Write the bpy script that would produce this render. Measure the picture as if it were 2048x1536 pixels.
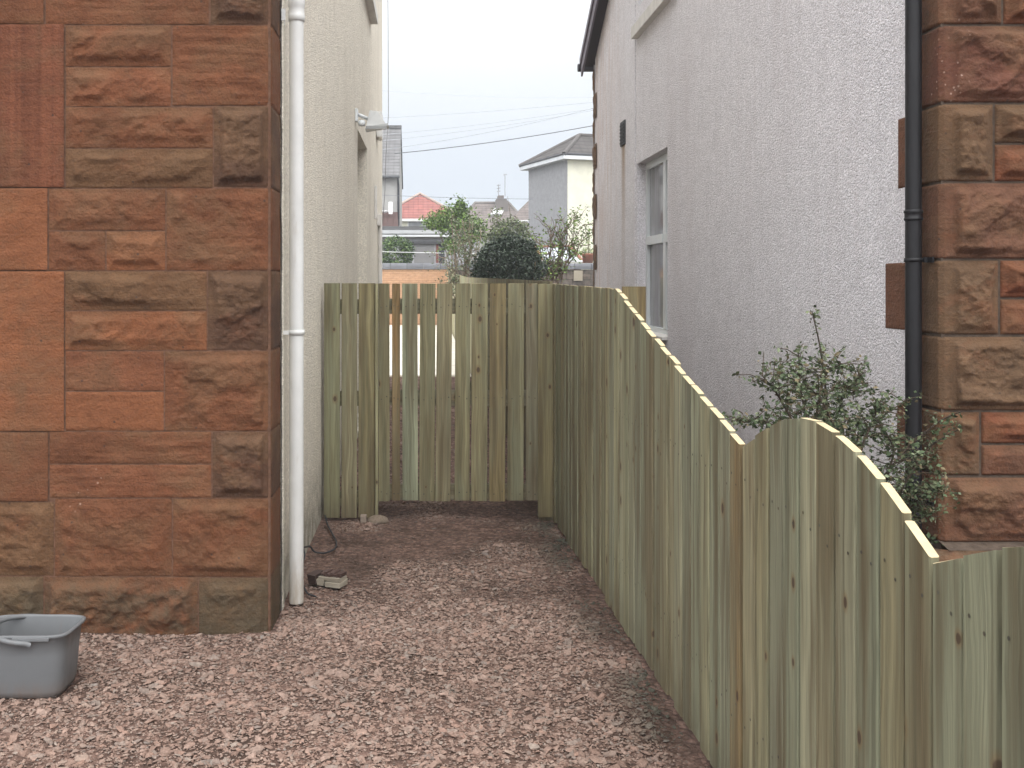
import bpy, bmesh, math, random
import numpy as np
from mathutils import Vector
R = math.radians
rng = np.random.default_rng(7)
random.seed(7)
for o in list(bpy.data.objects): bpy.data.objects.remove(o)
scene = bpy.context.scene
COL = scene.collection

# ------------------------------------------------------------------ camera, world, sun, exposure
F, VX, VY, EYE = 1950.0, 856.0, 562.0, 1.55        # focal length and principal point of the photograph, eye height
cd = bpy.data.cameras.new('camera'); cam = bpy.data.objects.new('camera', cd); COL.objects.link(cam)
cam.location = (0, 0, EYE); cam.rotation_euler = (R(90), 0, 0)
cd.sensor_width = 36; cd.lens = 36 * F / 2048
cd.shift_x = (1024 - VX) / 2048; cd.shift_y = -(768 - VY) / 2048
cd.clip_start = 0.05; cd.clip_end = 2000
scene.camera = cam
SUN_EL, SUN_ROT = R(60), R(160)
w = bpy.data.worlds.new('World'); scene.world = w; w.use_nodes = True
wn, wl = w.node_tree.nodes, w.node_tree.links
bg = wn['Background']; bg.inputs['Strength'].default_value = 0.1
sky = wn.new('ShaderNodeTexSky'); sky.sky_type = 'NISHITA'; sky.sun_disc = False
sky.sun_elevation = SUN_EL; sky.sun_rotation = SUN_ROT; sky.dust_density = 6; sky.air_density = 1.0
hs = wn.new('ShaderNodeHueSaturation'); hs.inputs['Saturation'].default_value = 0.45
tc = wn.new('ShaderNodeTexCoord'); sp = wn.new('ShaderNodeSeparateXYZ')
rp = wn.new('ShaderNodeValToRGB')                   # overcast cloud layer: bluish grey low down, white overhead
cr = rp.color_ramp
cr.elements[0].position = 0.0; cr.elements[0].color = (0.655, 0.725, 0.815, 1)
cr.elements[1].position = 1.0; cr.elements[1].color = (2.5, 2.5, 2.5, 1)
for p_, c_ in ((0.06, (0.675, 0.745, 0.835)), (0.13, (0.745, 0.805, 0.885)), (0.20, (0.88, 0.92, 0.97)), (0.275, (1.10, 1.11, 1.13)), (0.5, (1.75, 1.76, 1.78))):
    e = cr.elements.new(p_); e.color = (*c_, 1)
cn = wn.new('ShaderNodeTexNoise'); cn.inputs['Scale'].default_value = 2.2; cn.inputs['Detail'].default_value = 4
cm = wn.new('ShaderNodeMapRange'); cm.inputs['To Min'].default_value = 9.4; cm.inputs['To Max'].default_value = 10.9
vm = wn.new('ShaderNodeVectorMath'); vm.operation = 'SCALE'
mx = wn.new('ShaderNodeMix'); mx.data_type = 'RGBA'; mx.inputs['Factor'].default_value = 0.93
wl.new(tc.outputs['Generated'], sp.inputs[0]); wl.new(sp.outputs['Z'], rp.inputs[0])
wl.new(tc.outputs['Generated'], cn.inputs['Vector']); wl.new(cn.outputs['Fac'], cm.inputs['Value'])
sb = wn.new('ShaderNodeMapRange'); sb.interpolation_type = 'SMOOTHSTEP'      # sky brightened behind the camera, added as unseen fill for camera-facing surfaces
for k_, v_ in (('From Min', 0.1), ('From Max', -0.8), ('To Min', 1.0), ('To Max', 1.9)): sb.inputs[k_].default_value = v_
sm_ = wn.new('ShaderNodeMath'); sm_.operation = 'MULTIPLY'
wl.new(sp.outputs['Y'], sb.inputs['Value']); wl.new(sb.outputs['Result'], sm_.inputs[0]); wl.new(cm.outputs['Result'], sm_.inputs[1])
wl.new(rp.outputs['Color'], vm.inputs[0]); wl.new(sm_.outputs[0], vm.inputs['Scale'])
wl.new(sky.outputs['Color'], hs.inputs['Color'])
wl.new(hs.outputs['Color'], mx.inputs['A']); wl.new(vm.outputs['Vector'], mx.inputs['B'])
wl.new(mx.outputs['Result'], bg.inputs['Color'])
sd = bpy.data.lights.new('sun', 'SUN'); sd.energy = 0.9; sd.angle = R(40); sd.color = (1, 0.97, 0.93)
so = bpy.data.objects.new('sun', sd); COL.objects.link(so)
sv = Vector((math.cos(SUN_EL) * math.sin(SUN_ROT), math.cos(SUN_EL) * math.cos(SUN_ROT), math.sin(SUN_EL)))
so.rotation_euler = sv.to_track_quat('Z', 'Y').to_euler(); so.location = sv * 50
scene.view_settings.view_transform = 'Standard'; scene.view_settings.look = 'None'
scene.view_settings.exposure = 0.2; scene.view_settings.gamma = 1.0

def P(px, py, D): return np.array([(px - VX) / F * D, D, EYE - (py - VY) / F * D])

# ------------------------------------------------------------------ node helpers
class NT:
    def __init__(s, name, rough=0.8, spec=0.3):
        s.m = bpy.data.materials.new(name); s.m.use_nodes = True
        s.t = s.m.node_tree; s.n = s.t.nodes; s.b = s.n['Principled BSDF']
        s.b.inputs['Roughness'].default_value = rough; s.b.inputs['Specular IOR Level'].default_value = spec
    def link(s, a, b): s.t.links.new(a, b)
    def _in(s, sock, v):
        if v is None: return
        if hasattr(v, 'is_linked') or isinstance(v, bpy.types.NodeSocket): s.link(v, sock)
        else:
            if sock.type == 'RGBA' and not isinstance(v, (int, float)): v = (*v[:3], 1)
            sock.default_value = v
    def coord(s, scale=(1, 1, 1), kind='Object', off=(0, 0, 0)):
        c = s.n.new('ShaderNodeTexCoord'); m = s.n.new('ShaderNodeMapping')
        m.inputs['Scale'].default_value = scale; m.inputs['Location'].default_value = off
        s.link(c.outputs[kind], m.inputs['Vector']); return m.outputs['Vector']
    def noise(s, vec, scale=5, detail=4, rough=0.55, dist=0, out='Fac'):
        n = s.n.new('ShaderNodeTexNoise'); s._in(n.inputs['Vector'], vec)
        n.inputs['Scale'].default_value = scale; n.inputs['Detail'].default_value = detail
        n.inputs['Roughness'].default_value = rough; n.inputs['Distortion'].default_value = dist
        return n.outputs[out]
    def voro(s, vec, scale=5, out='Distance', feature='F1', rnd=1.0, dim='3D'):
        n = s.n.new('ShaderNodeTexVoronoi'); n.voronoi_dimensions = dim; s._in(n.inputs['Vector'], vec); n.feature = feature
        n.inputs['Scale'].default_value = scale; n.inputs['Randomness'].default_value = rnd
        return n.outputs[out]
    def mr(s, v, a, b, c=0, d=1, smooth=False):
        n = s.n.new('ShaderNodeMapRange'); s._in(n.inputs['Value'], v)
        if smooth: n.interpolation_type = 'SMOOTHSTEP'
        for k, x in (('From Min', a), ('From Max', b), ('To Min', c), ('To Max', d)): n.inputs[k].default_value = x
        return n.outputs['Result']
    def mix(s, f, a, b, mode='MIX'):
        n = s.n.new('ShaderNodeMix'); n.data_type = 'RGBA'; n.blend_type = mode; n.clamp_factor = True
        s._in(n.inputs['Factor'], f); s._in(n.inputs['A'], a); s._in(n.inputs['B'], b)
        return n.outputs['Result']
    def math(s, op, a, b=0.0):
        n = s.n.new('ShaderNodeMath'); n.operation = op; s._in(n.inputs[0], a); s._in(n.inputs[1], b); return n.outputs[0]
    def sep(s, v):
        n = s.n.new('ShaderNodeSeparateXYZ'); s.link(v, n.inputs[0]); return n.outputs
    def comb(s, x, y, z):
        n = s.n.new('ShaderNodeCombineXYZ'); s._in(n.inputs[0], x); s._in(n.inputs[1], y); s._in(n.inputs[2], z); return n.outputs[0]
    def attr(s, name, out='Color'):
        n = s.n.new('ShaderNodeAttribute'); n.attribute_name = name; return n.outputs[out]
    def bump(s, h, dist=0.01, strength=1.0, prev=None):
        n = s.n.new('ShaderNodeBump'); s._in(n.inputs['Height'], h); n.inputs['Distance'].default_value = dist
        n.inputs['Strength'].default_value = strength
        if prev: s.link(prev, n.inputs['Normal'])
        return n.outputs['Normal']
    def fin(s, col, normal=None, rough=None):
        s._in(s.b.inputs['Base Color'], col)
        if normal is not None: s.link(normal, s.b.inputs['Normal'])
        if rough is not None: s._in(s.b.inputs['Roughness'], rough)
        return s.m

def gray(v): return (v, v, v)
def plain(name, c, rough=0.6, var=0.12, sc=9, spec=0.3, bump=0.0):
    t = NT(name, rough, spec); v = t.coord()
    n = t.noise(v, sc, 5); k = t.mr(n, 0.3, 0.7, 1 - var, 1 + var)
    col = t.mix(1.0, c, t.comb(k, k, k), 'MULTIPLY')
    return t.fin(col, t.bump(t.noise(v, sc * 12, 3), bump) if bump else None)

def m_roughcast(name, c, stain, rust=False):
    t = NT(name, 0.92, 0.15); v = t.coord()
    peb = t.voro(v, 105); fine = t.noise(v, 150, 3, 0.6); mid = t.noise(v, 42, 3, 0.6)
    big = t.noise(t.coord((1, 1, 0.25)), 1.5, 5); blot = t.noise(v, 6, 5)
    grain = t.noise(v, 70, 2, 0.7)
    spk = t.sep(t.voro(v, 95, 'Color'))[0]; k = t.math('MULTIPLY', t.mr(grain, 0.3, 0.7, 0.85, 1.10), t.mr(spk, 0, 1, 0.82, 1.12)); k2 = t.mr(blot, 0.25, 0.75, 0.93, 1.05)
    k = t.math('MULTIPLY', k, k2)
    col = t.mix(1.0, c, t.comb(k, k, k), 'MULTIPLY')
    col = t.mix(t.mr(big, 0.5, 0.75, 0, 0.45), col, stain)
    x, y, z = t.sep(t.coord())
    streak = t.noise(t.coord((1, 14, 0.5)), 1.6, 4)
    col = t.mix(t.mr(streak, 0.50, 0.76, 0, 0.32), col, stain)
    if rust:
        back = t.mr(y, 10.8, 13.0, 0, 1, True)
        rs = t.math('MULTIPLY', back, t.mr(t.noise(t.coord((1, 5, 0.6)), 1.8, 5), 0.42, 0.68, 0.05, 0.5))
        col = t.mix(rs, col, (0.52, 0.36, 0.28))
        v1 = t.math('MULTIPLY', t.mr(t.math('ABSOLUTE', t.math('SUBTRACT', y, 11.30)), 0.02, 0.16, 0.85, 0, True), t.mr(z, 2.1, 3.1, 0.25, 1))
        v1 = t.math('MULTIPLY', v1, t.mr(z, 3.12, 3.16, 1, 0))
        col = t.mix(v1, col, (0.36, 0.25, 0.17))
    base = t.math('MULTIPLY', t.mr(z, 0.02, 0.55, 1, 0, True), t.mr(t.noise(v, 9, 5), 0.3, 0.6, 0.15, 0.8))
    col = t.mix(base, col, (0.17, 0.16, 0.12))
    h = t.math('ADD', t.math('MULTIPLY', peb, -0.8), t.math('ADD', t.math('MULTIPLY', fine, 0.7), t.math('SUBTRACT', t.math('MULTIPLY', mid, 0.25), t.math('MULTIPLY', t.voro(v, 58), 0.5))))
    return t.fin(col, t.bump(h, 0.0075))

def m_sandstone(name):
    t = NT(name, 0.9, 0.2); v = t.coord(); base = t.attr('tint')
    strat = t.noise(t.coord((1.2, 1.2, 26)), 1.6, 6, 0.6, 0.6)
    blot = t.noise(v, 5.5, 6, 0.62, 0.4); sp_ = t.noise(v, 95, 3, 0.6); med = t.noise(v, 26, 4, 0.6)
    k = t.math('MULTIPLY', t.mr(strat, 0.25, 0.75, 0.90, 1.08), t.math('MULTIPLY', t.mr(blot, 0.25, 0.75, 0.76, 1.18), t.mr(sp_, 0.25, 0.75, 0.8, 1.18)))
    col = t.mix(1.0, base, t.comb(k, k, k), 'MULTIPLY')
    # weathered tan skin and grey-green lichen, dark pits
    col = t.mix(t.mr(t.noise(v, 3.3, 6, 0.65, 0.5), 0.5, 0.66, 0, 0.55), col, (0.115, 0.064, 0.034))
    col = t.mix(t.mr(t.noise(t.coord((1, 1, 1.5), off=(3, 1, 7)), 4.1, 6, 0.7, 0.3), 0.54, 0.70, 0, 0.5), col, (0.165, 0.064, 0.031))
    col = t.mix(t.mr(t.noise(t.coord(off=(9, 4, 2)), 7, 6, 0.7), 0.62, 0.78, 0, 0.6), col, (0.045, 0.032, 0.026))
    pit = t.voro(v, 11); col = t.mix(t.mr(pit, 0.035, 0.075, 0.85, 0), col, (0.045, 0.03, 0.025))
    x, y, z = t.sep(t.coord())
    ln = t.noise(t.coord(off=(5, 5, 5)), 13, 6, 0.7)
    damp = t.math('MULTIPLY', t.mr(z, 0.16, 0.30, 1, 0, True), t.mr(ln, 0.34, 0.62, 0.0, 0.8))
    col = t.mix(damp, col, (0.070, 0.053, 0.034))
    wl_ = t.math('MULTIPLY', t.mr(t.voro(v, 34), 0.12, 0.2, 1, 0), t.mr(t.noise(v, 2.2, 3), 0.67, 0.73, 0, 0.7))
    col = t.mix(wl_, col, (0.42, 0.30, 0.24))
    nb = t.bump(strat, 0.003); nb = t.bump(t.math('ADD', med, t.math('MULTIPLY', sp_, 0.5)), 0.009, 1, nb)
    return t.fin(col, nb)

def m_wood(name, bright=1.0, green=0.3):
    t = NT(name, 0.72, 0.25); base = t.attr('tint'); endg = t.attr('endgrain', 'Fac')
    uvn = t.n.new('ShaderNodeUVMap'); uvn.uv_map = 'UVMap'; uv = uvn.outputs[0]
    def mp(s): 
        m = t.n.new('ShaderNodeMapping'); m.inputs['Scale'].default_value = s; t.link(uv, m.inputs['Vector']); return m.outputs[0]
    warp = t.noise(mp((5, 1.6, 1)), 1.4, 3)
    u, vv, _ = t.sep(uv)
    u2 = t.math('ADD', u, t.math('MULTIPLY', warp, 0.05))
    gv = t.comb(t.math('MULTIPLY', u2, 75), t.math('MULTIPLY', vv, 1.3), 0.0)
    grain = t.noise(gv, 1.0, 5, 0.6); gv2 = t.comb(t.math('MULTIPLY', u2, 260), t.math('MULTIPLY', vv, 3.0), 0.0)
    fine = t.noise(gv2, 1.0, 3)
    k = t.math('MULTIPLY', t.mr(grain, 0.28, 0.72, 0.56, 1.30), t.mr(fine, 0.3, 0.7, 0.9, 1.08))
    col = t.mix(1.0, base, t.comb(k, k, k), 'MULTIPLY')
    st_ = t.noise(t.comb(t.math('MULTIPLY', u2, 30), t.math('MULTIPLY', vv, 0.35), 3.0), 1.0, 2); k3 = t.mr(st_, 0.32, 0.68, 0.70, 1.24)
    col = t.mix(1.0, col, t.comb(k3, t.math('MULTIPLY', k3, 1.0), k3), 'MULTIPLY')
    patch = t.noise(mp((9, 1.1, 1)), 1.0, 4, 0.6)
    col = t.mix(t.mr(patch, 0.45, 0.68, 0, 0.85 * green * 2), col, (0.205, 0.215, 0.142))
    col = t.mix(t.mr(t.noise(mp((14, 0.8, 1)), 1.3, 3), 0.46, 0.66, 0, 0.8), col, (0.105, 0.08, 0.044))
    kd = t.voro(mp((10.0, 6.0, 1)), 1.0, 'Distance', 'F1', 0.9, '2D')
    kc = t.sep(t.voro(mp((10.0, 6.0, 1)), 1.0, 'Color', 'F1', 0.9, '2D'))
    sel = t.math('LESS_THAN', kc[0], 0.20)
    siz = t.mr(kc[1], 0, 1, 0.04, 0.15)
    rel = t.math('DIVIDE', kd, siz)
    halo = t.math('MULTIPLY', sel, t.mr(rel, 0.9, 2.1, 0.5, 0, True)); core = t.math('MULTIPLY', sel, t.mr(rel, 0.65, 1.05, 0.9, 0, True))
    col = t.mix(halo, col, (0.17, 0.11, 0.05)); col = t.mix(core, col, (0.065, 0.043, 0.028))
    crk = t.noise(t.comb(t.math('MULTIPLY', u2, 120), t.math('MULTIPLY', vv, 0.9), 8.0), 1.0, 2); col = t.mix(t.mr(crk, 0.64, 0.72, 0, 0.55), col, (0.07, 0.055, 0.034))
    col = t.mix(endg, col, t.mix(t.noise(t.coord(), 60, 3), (0.62, 0.52, 0.33), (0.42, 0.33, 0.19)))
    x, y, z = t.sep(t.coord())
    col = t.mix(t.math('MULTIPLY', t.mr(z, 0.0, 0.22, 0.7, 0, True), t.noise(t.coord(), 14, 4)), col, (0.09, 0.065, 0.04))
    b_ = t.bump(grain, 0.0025); b_ = t.bump(fine, 0.001, 1, b_)
    return t.fin(col, b_)

def m_tile(name, c, sx=3.3, sz=3.3, hz='Z'):
    t = NT(name, 0.85, 0.2); v = t.coord(); x, y, z = t.sep(v)
    rows = t.math('FRACT', t.math('MULTIPLY', z, sz)); cols = t.math('FRACT', t.math('MULTIPLY', x, sx))
    k = t.math('MULTIPLY', t.mr(rows, 0.0, 0.3, 0.42, 1.1), t.mr(t.math('ABSOLUTE', t.math('SUBTRACT', cols, 0.5)), 0.3, 0.5, 1.0, 0.86))
    k = t.math('MULTIPLY', k, t.mr(t.noise(v, 1.6, 6), 0.25, 0.75, 0.72, 1.25))
    
    col = t.mix(1.0, c, t.comb(k, k, k), 'MULTIPLY')
    return t.fin(col, t.bump(t.math('ADD', rows, cols), 0.02))

def m_tint(name, rough=0.75, var=0.25, sc=40, bump=0.0, spec=0.25):
    t = NT(name, rough, spec); v = t.coord(); n = t.noise(v, sc, 4); k = t.mr(n, 0.3, 0.7, 1 - var, 1 + var)
    col = t.mix(1.0, t.attr('tint'), t.comb(k, k, k), 'MULTIPLY')
    return t.fin(col, t.bump(t.noise(v, sc * 3, 3), bump) if bump else None)

def m_leaf(name):
    t = NT(name, 0.6, 0.2); col = t.attr('tint')
    t.b.inputs['Transmission Weight'].default_value = 0.0
    return t.fin(col)

def m_glass(name, c=(0.10, 0.11, 0.12)):
    t = NT(name, 0.06, 0.6); n = t.noise(t.coord((1, 3, 0.4)), 2.0, 2)
    return t.fin(t.mix(t.mr(n, 0.35, 0.65), c, tuple(x * 1.9 for x in c)))

def m_ground():
    t = NT('gravel_ground', 0.95, 0.15); v = t.coord(); x, y, z = t.sep(v)
    n1 = t.noise(v, 2.2, 6, 0.6); n2 = t.noise(v, 45, 5, 0.7); cellc = t.voro(v, 38, 'Color'); cd_ = t.voro(v, 38)
    k = t.mr(t.sep(cellc)[0], 0, 1, 0.55, 1.3)
    soil = t.mix(n2, (0.040, 0.027, 0.020), (0.085, 0.056, 0.042))
    grit = t.mix(1.0, (0.22, 0.14, 0.112), t.comb(k, k, k), 'MULTIPLY')
    col = t.mix(t.mr(n1, 0.36, 0.55, 0.35, 0.95), soil, grit)
    far = t.mr(y, 17, 24, 0, 1)
    col = t.mix(far, col, (0.13, 0.12, 0.075))
    col = t.mix(1.0, col, t.comb(t.mr(cd_, 0.2, 0.6, 1.05, 0.7), t.mr(cd_, 0.2, 0.6, 1.05, 0.7), t.mr(cd_, 0.2, 0.6, 1.05, 0.7)), 'MULTIPLY')
    return t.fin(col, t.bump(t.math('ADD', t.math('MULTIPLY', cd_, -1.0), n2), 0.02))

def m_paving():
    t = NT('pale_paving', 0.85, 0.2); v = t.coord(); x, y, z = t.sep(v)
    j = t.math('MINIMUM', t.math('ABSOLUTE', t.math('SUBTRACT', t.math('FRACT', t.math('MULTIPLY', y, 1.1)), 0.5)), t.math('ABSOLUTE', t.math('SUBTRACT', t.math('FRACT', t.math('MULTIPLY', x, 1.6)), 0.5)))
    col = t.mix(t.mr(t.noise(v, 3, 5), 0.3, 0.7), (0.66, 0.62, 0.54), (0.82, 0.78, 0.70))
    return t.fin(t.mix(t.mr(j, 0.0, 0.05, 0.6, 0), col, (0.4, 0.36, 0.3)))

def m_brick(name, c1, c2, mort, mottle=0.3, w=0.22, h=0.075):
    t = NT(name, 0.9, 0.2); v = t.coord(); x, y, z = t.sep(v)
    b = t.n.new('ShaderNodeTexBrick'); t.link(t.comb(x, z, 0.0), b.inputs['Vector'])
    for k_, v_ in (('Scale', 1.0), ('Brick Width', w), ('Row Height', h), ('Mortar Size', 0.008), ('Bias', 0.0)): b.inputs[k_].default_value = v_
    b.inputs['Color1'].default_value = (*c1, 1); b.inputs['Color2'].default_value = (*c2, 1); b.inputs['Mortar'].default_value = (*mort, 1)
    n = t.noise(v, 7, 5); k = t.mr(n, 0.3, 0.7, 1 - mottle, 1 + mottle)
    col = t.mix(1.0, b.outputs['Color'], t.comb(k, k, k), 'MULTIPLY')
    chip = t.math('MULTIPLY', t.mr(t.noise(v, 5.5, 5, 0.7), 0.6, 0.68, 0, 0.75), 1.0)
    col = t.mix(chip, col, (0.16, 0.075, 0.045))
    return t.fin(col, t.bump(b.outputs['Fac'], 0.01))

# ------------------------------------------------------------------ mesh helpers
def link(name, me, mats, parent=None):
    o = bpy.data.objects.new(name, me); COL.objects.link(o)
    for m in (mats if isinstance(mats, (list, tuple)) else [mats]): me.materials.append(m)
    if parent is not None: o.parent = parent
    return o
def empty(name, label, cat, group=None):
    o = bpy.data.objects.new(name, None); COL.objects.link(o); tag(o, label, cat, group); o.empty_display_size = 0.2; return o
def tag(o, label=None, cat=None, group=None, kind=None):
    if label: o['label'] = label
    if cat: o['category'] = cat
    if group: o['group'] = group
    if kind: o['kind'] = kind
    return o

class MB:
    """Collects faces with their own vertices; carries a colour, an end grain flag, a UV and a material slot."""
    def __init__(s): s.v = []; s.f = []; s.c = []; s.e = []; s.uv = []; s.mi = []; s.sm = []
    def poly(s, pts, col=(1, 1, 1), end=0.0, uv=None, mi=0, smooth=False):
        b = len(s.v)
        for i, p in enumerate(pts):
            s.v.append(tuple(float(x) for x in p)); s.c.append((*col, 1)); s.e.append(end); s.uv.append(uv[i] if uv else (p[0] + p[1], p[2]))
        s.f.append(tuple(range(b, b + len(pts)))); s.mi.append(mi); s.sm.append(smooth)
    def mesh(s, verts, faces, col=(1, 1, 1), mi=0, smooth=True, end=0.0):
        b = len(s.v)
        for p in verts:
            s.v.append(tuple(float(x) for x in p)); s.c.append((*col, 1)); s.e.append(end); s.uv.append((p[0] + p[1], p[2]))
        for f in faces: s.f.append(tuple(b + i for i in f)); s.mi.append(mi); s.sm.append(smooth)
    def box(s, x0, x1, y0, y1, z0, z1, col=(1, 1, 1), mi=0, ch=0.0):
        bm = bmesh.new(); bmesh.ops.create_cube(bm, size=1)
        for v in bm.verts: v.co = Vector((x0 + (v.co.x + .5) * (x1 - x0), y0 + (v.co.y + .5) * (y1 - y0), z0 + (v.co.z + .5) * (z1 - z0)))
        if ch: bmesh.ops.bevel(bm, geom=list(bm.edges), offset=ch, segments=2, affect='EDGES', profile=0.7)
        bm.verts.index_update()
        s.mesh([v.co for v in bm.verts], [[v.index for v in f.verts] for f in bm.faces], col, mi, False); bm.free()
    def tube(s, pts, r, n=8, col=(1, 1, 1), mi=0, caps=True):
        pts = [np.array(p, float) for p in pts]; m = len(pts); rr = r if hasattr(r, '__len__') else [r] * m
        vs, fs = [], []; up = None
        for i in range(m):
            d = pts[min(i + 1, m - 1)] - pts[max(i - 1, 0)]; d /= (np.linalg.norm(d) + 1e-9)
            if up is None:
                up = np.array((0, 0, 1.0)) if abs(d[2]) < 0.9 else np.array((0, 1.0, 0))
            a = np.cross(d, up); a /= (np.linalg.norm(a) + 1e-9); up = np.cross(a, d)
            for k in range(n):
                t = 2 * math.pi * k / n; vs.append(pts[i] + (a * math.cos(t) + up * math.sin(t)) * rr[i])
        for i in range(m - 1):
            for k in range(n): fs.append((i * n + k, i * n + (k + 1) % n, (i + 1) * n + (k + 1) % n, (i + 1) * n + k))
        if caps: fs.append(tuple(range(n))); fs.append(tuple(range((m - 1) * n, m * n)))
        s.mesh(vs, fs, col, mi, True)
    def lathe(s, c, prof, n=24, col=(1, 1, 1), mi=0):
        vs, fs = [], []
        for r, z in prof:
            for k in range(n): t = 2 * math.pi * k / n; vs.append((c[0] + r * math.cos(t), c[1] + r * math.sin(t), c[2] + z))
        for i in range(len(prof) - 1):
            for k in range(n): fs.append((i * n + k, i * n + (k + 1) % n, (i + 1) * n + (k + 1) % n, (i + 1) * n + k))
        s.mesh(vs, fs, col, mi, True)
    def build(s, name, mats, parent=None):
        me = bpy.data.meshes.new(name); me.from_pydata(s.v, [], s.f); me.update()
        a = me.color_attributes.new('tint', 'FLOAT_COLOR', 'POINT'); a.data.foreach_set('color', np.array(s.c, np.float32).ravel())
        e = me.attributes.new('endgrain', 'FLOAT', 'POINT'); e.data.foreach_set('value', np.array(s.e, np.float32))
        u = me.uv_layers.new(name='UVMap'); li = np.zeros(len(me.loops), np.int32); me.loops.foreach_get('vertex_index', li)
        u.data.foreach_set('uv', np.array(s.uv, np.float32)[li].ravel())
        me.polygons.foreach_set('material_index', np.array(s.mi, np.int32)); me.polygons.foreach_set('use_smooth', np.array(s.sm, bool))
        return link(name, me, mats, parent)

def np_mesh(name, V, Fq, C, mats, parent=None, smooth=False, mi=None):
    """Fast mesh from arrays: V (n,3), Fq (m,k) faces of one size, C (n,3) colours."""
    me = bpy.data.meshes.new(name); m, k = Fq.shape
    me.vertices.add(len(V)); me.vertices.foreach_set('co', np.asarray(V, np.float32).ravel())
    me.loops.add(m * k); me.loops.foreach_set('vertex_index', Fq.astype(np.int32).ravel())
    me.polygons.add(m); me.polygons.foreach_set('loop_start', (np.arange(m) * k).astype(np.int32))
    me.polygons.foreach_set('loop_total', np.full(m, k, np.int32))
    me.polygons.foreach_set('use_smooth', np.full(m, smooth, bool))
    if mi is not None: me.polygons.foreach_set('material_index', mi.astype(np.int32))
    me.update(calc_edges=True)
    a = me.color_attributes.new('tint', 'FLOAT_COLOR', 'POINT')
    a.data.foreach_set('color', np.concatenate([np.asarray(C, np.float32), np.ones((len(C), 1), np.float32)], 1).ravel())
    me.validate()
    return link(name, me, mats, parent)

def vnoise(x, y, seed):
    """smooth value noise on arrays"""
    xi, yi = np.floor(x).astype(np.int64), np.floor(y).astype(np.int64); fx, fy = x - xi, y - yi
    fx = fx * fx * (3 - 2 * fx); fy = fy * fy * (3 - 2 * fy)
    def h(a, b):
        n = (a * 374761393 + b * 668265263 + seed * 1442695041) & 0xffffffff
        n = ((n ^ (n >> 13)) * 1274126177) & 0xffffffff; n = n ^ (n >> 16)
        return (n & 0xffff) / 65535.0
    return (h(xi, yi) * (1 - fx) + h(xi + 1, yi) * fx) * (1 - fy) + (h(xi, yi + 1) * (1 - fx) + h(xi + 1, yi + 1) * fx) * fy
def fbm(x, y, seed, oct=4, g=0.5):
    a, s, t = 1.0, 0.0, 0.0
    for i in range(oct): s = s + a * vnoise(x * 2 ** i, y * 2 ** i, seed + i * 17); t += a; a *= g
    return s / t

# ------------------------------------------------------------------ materials
M = {}
M['stone'] = m_sandstone('red_sandstone')
M['mortar'] = plain('stone_mortar', (0.135, 0.075, 0.050), 0.95, 0.3, 30, 0.1, 0.004)
M['cream_render'] = m_roughcast('cream_roughcast', (0.785, 0.73, 0.625), (0.55, 0.49, 0.40))
M['pink_render'] = m_roughcast('pinkish_white_roughcast', (0.785, 0.762, 0.795), (0.60, 0.555, 0.575), True)
M['wood'] = m_wood('treated_softwood')
M['upvc'] = plain('white_plastic', (0.60, 0.60, 0.585), 0.3, 0.05, 3, 0.5)
def m_grimy(name, c, rough, zlo, zhi, dirt):
    t = NT(name, rough, 0.45); v = t.coord(); x, y, z = t.sep(v)
    k = t.mr(t.noise(v, 7, 5), 0.3, 0.7, 0.92, 1.05); col = t.mix(1.0, c, t.comb(k, k, k), 'MULTIPLY')
    n_ = t.noise(t.coord((30, 30, 6)), 1.0, 5, 0.65)
    col = t.mix(t.math('MULTIPLY', t.mr(z, zlo, zhi, 1, 0, True), t.mr(n_, 0.32, 0.62, 0.1, 0.85)), col, dirt)
    col = t.mix(t.mr(t.noise(t.coord((18, 18, 3)), 1.0, 6, 0.7), 0.58, 0.72, 0, 0.35), col, dirt)
    return t.fin(col, None, t.mr(n_, 0.3, 0.7, rough, rough + 0.25))
M['upvc'] = m_grimy('white_plastic', (0.62, 0.62, 0.60), 0.32, 0.0, 0.35, (0.34, 0.28, 0.21))
M['grey_frame'] = plain('pale_grey_frame', (0.66, 0.69, 0.70), 0.35, 0.04, 3, 0.5)
M['black_plastic'] = plain('black_plastic', (0.011, 0.0105, 0.012), 0.5, 0.15, 4, 0.3)
M['glass'] = m_glass('window_glass', (0.16, 0.165, 0.175)); M['dark_glass'] = m_glass('dark_glass', (0.03, 0.032, 0.037))
M['bucket'] = m_grimy('grey_bucket_plastic', (0.132, 0.137, 0.142), 0.42, 0.0, 0.09, (0.15, 0.115, 0.095))
M['painted_sill'] = plain('painted_stone_sill', (0.62, 0.60, 0.57), 0.8, 0.12, 8, 0.2)
M['cable'] = plain('black_rubber', (0.03, 0.03, 0.033), 0.6)
M['leaf'] = m_leaf('leaves'); M['bark'] = m_tint('bark', 0.9, 0.3, 30, 0.01)
M['tint'] = m_tint('painted_surface', 0.7, 0.08, 3)
M['gravel'] = m_tint('gravel_stones', 0.92, 0.22, 70, 0.004, 0.15)
M['ground'] = m_ground(); M['paving'] = m_paving()

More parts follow.
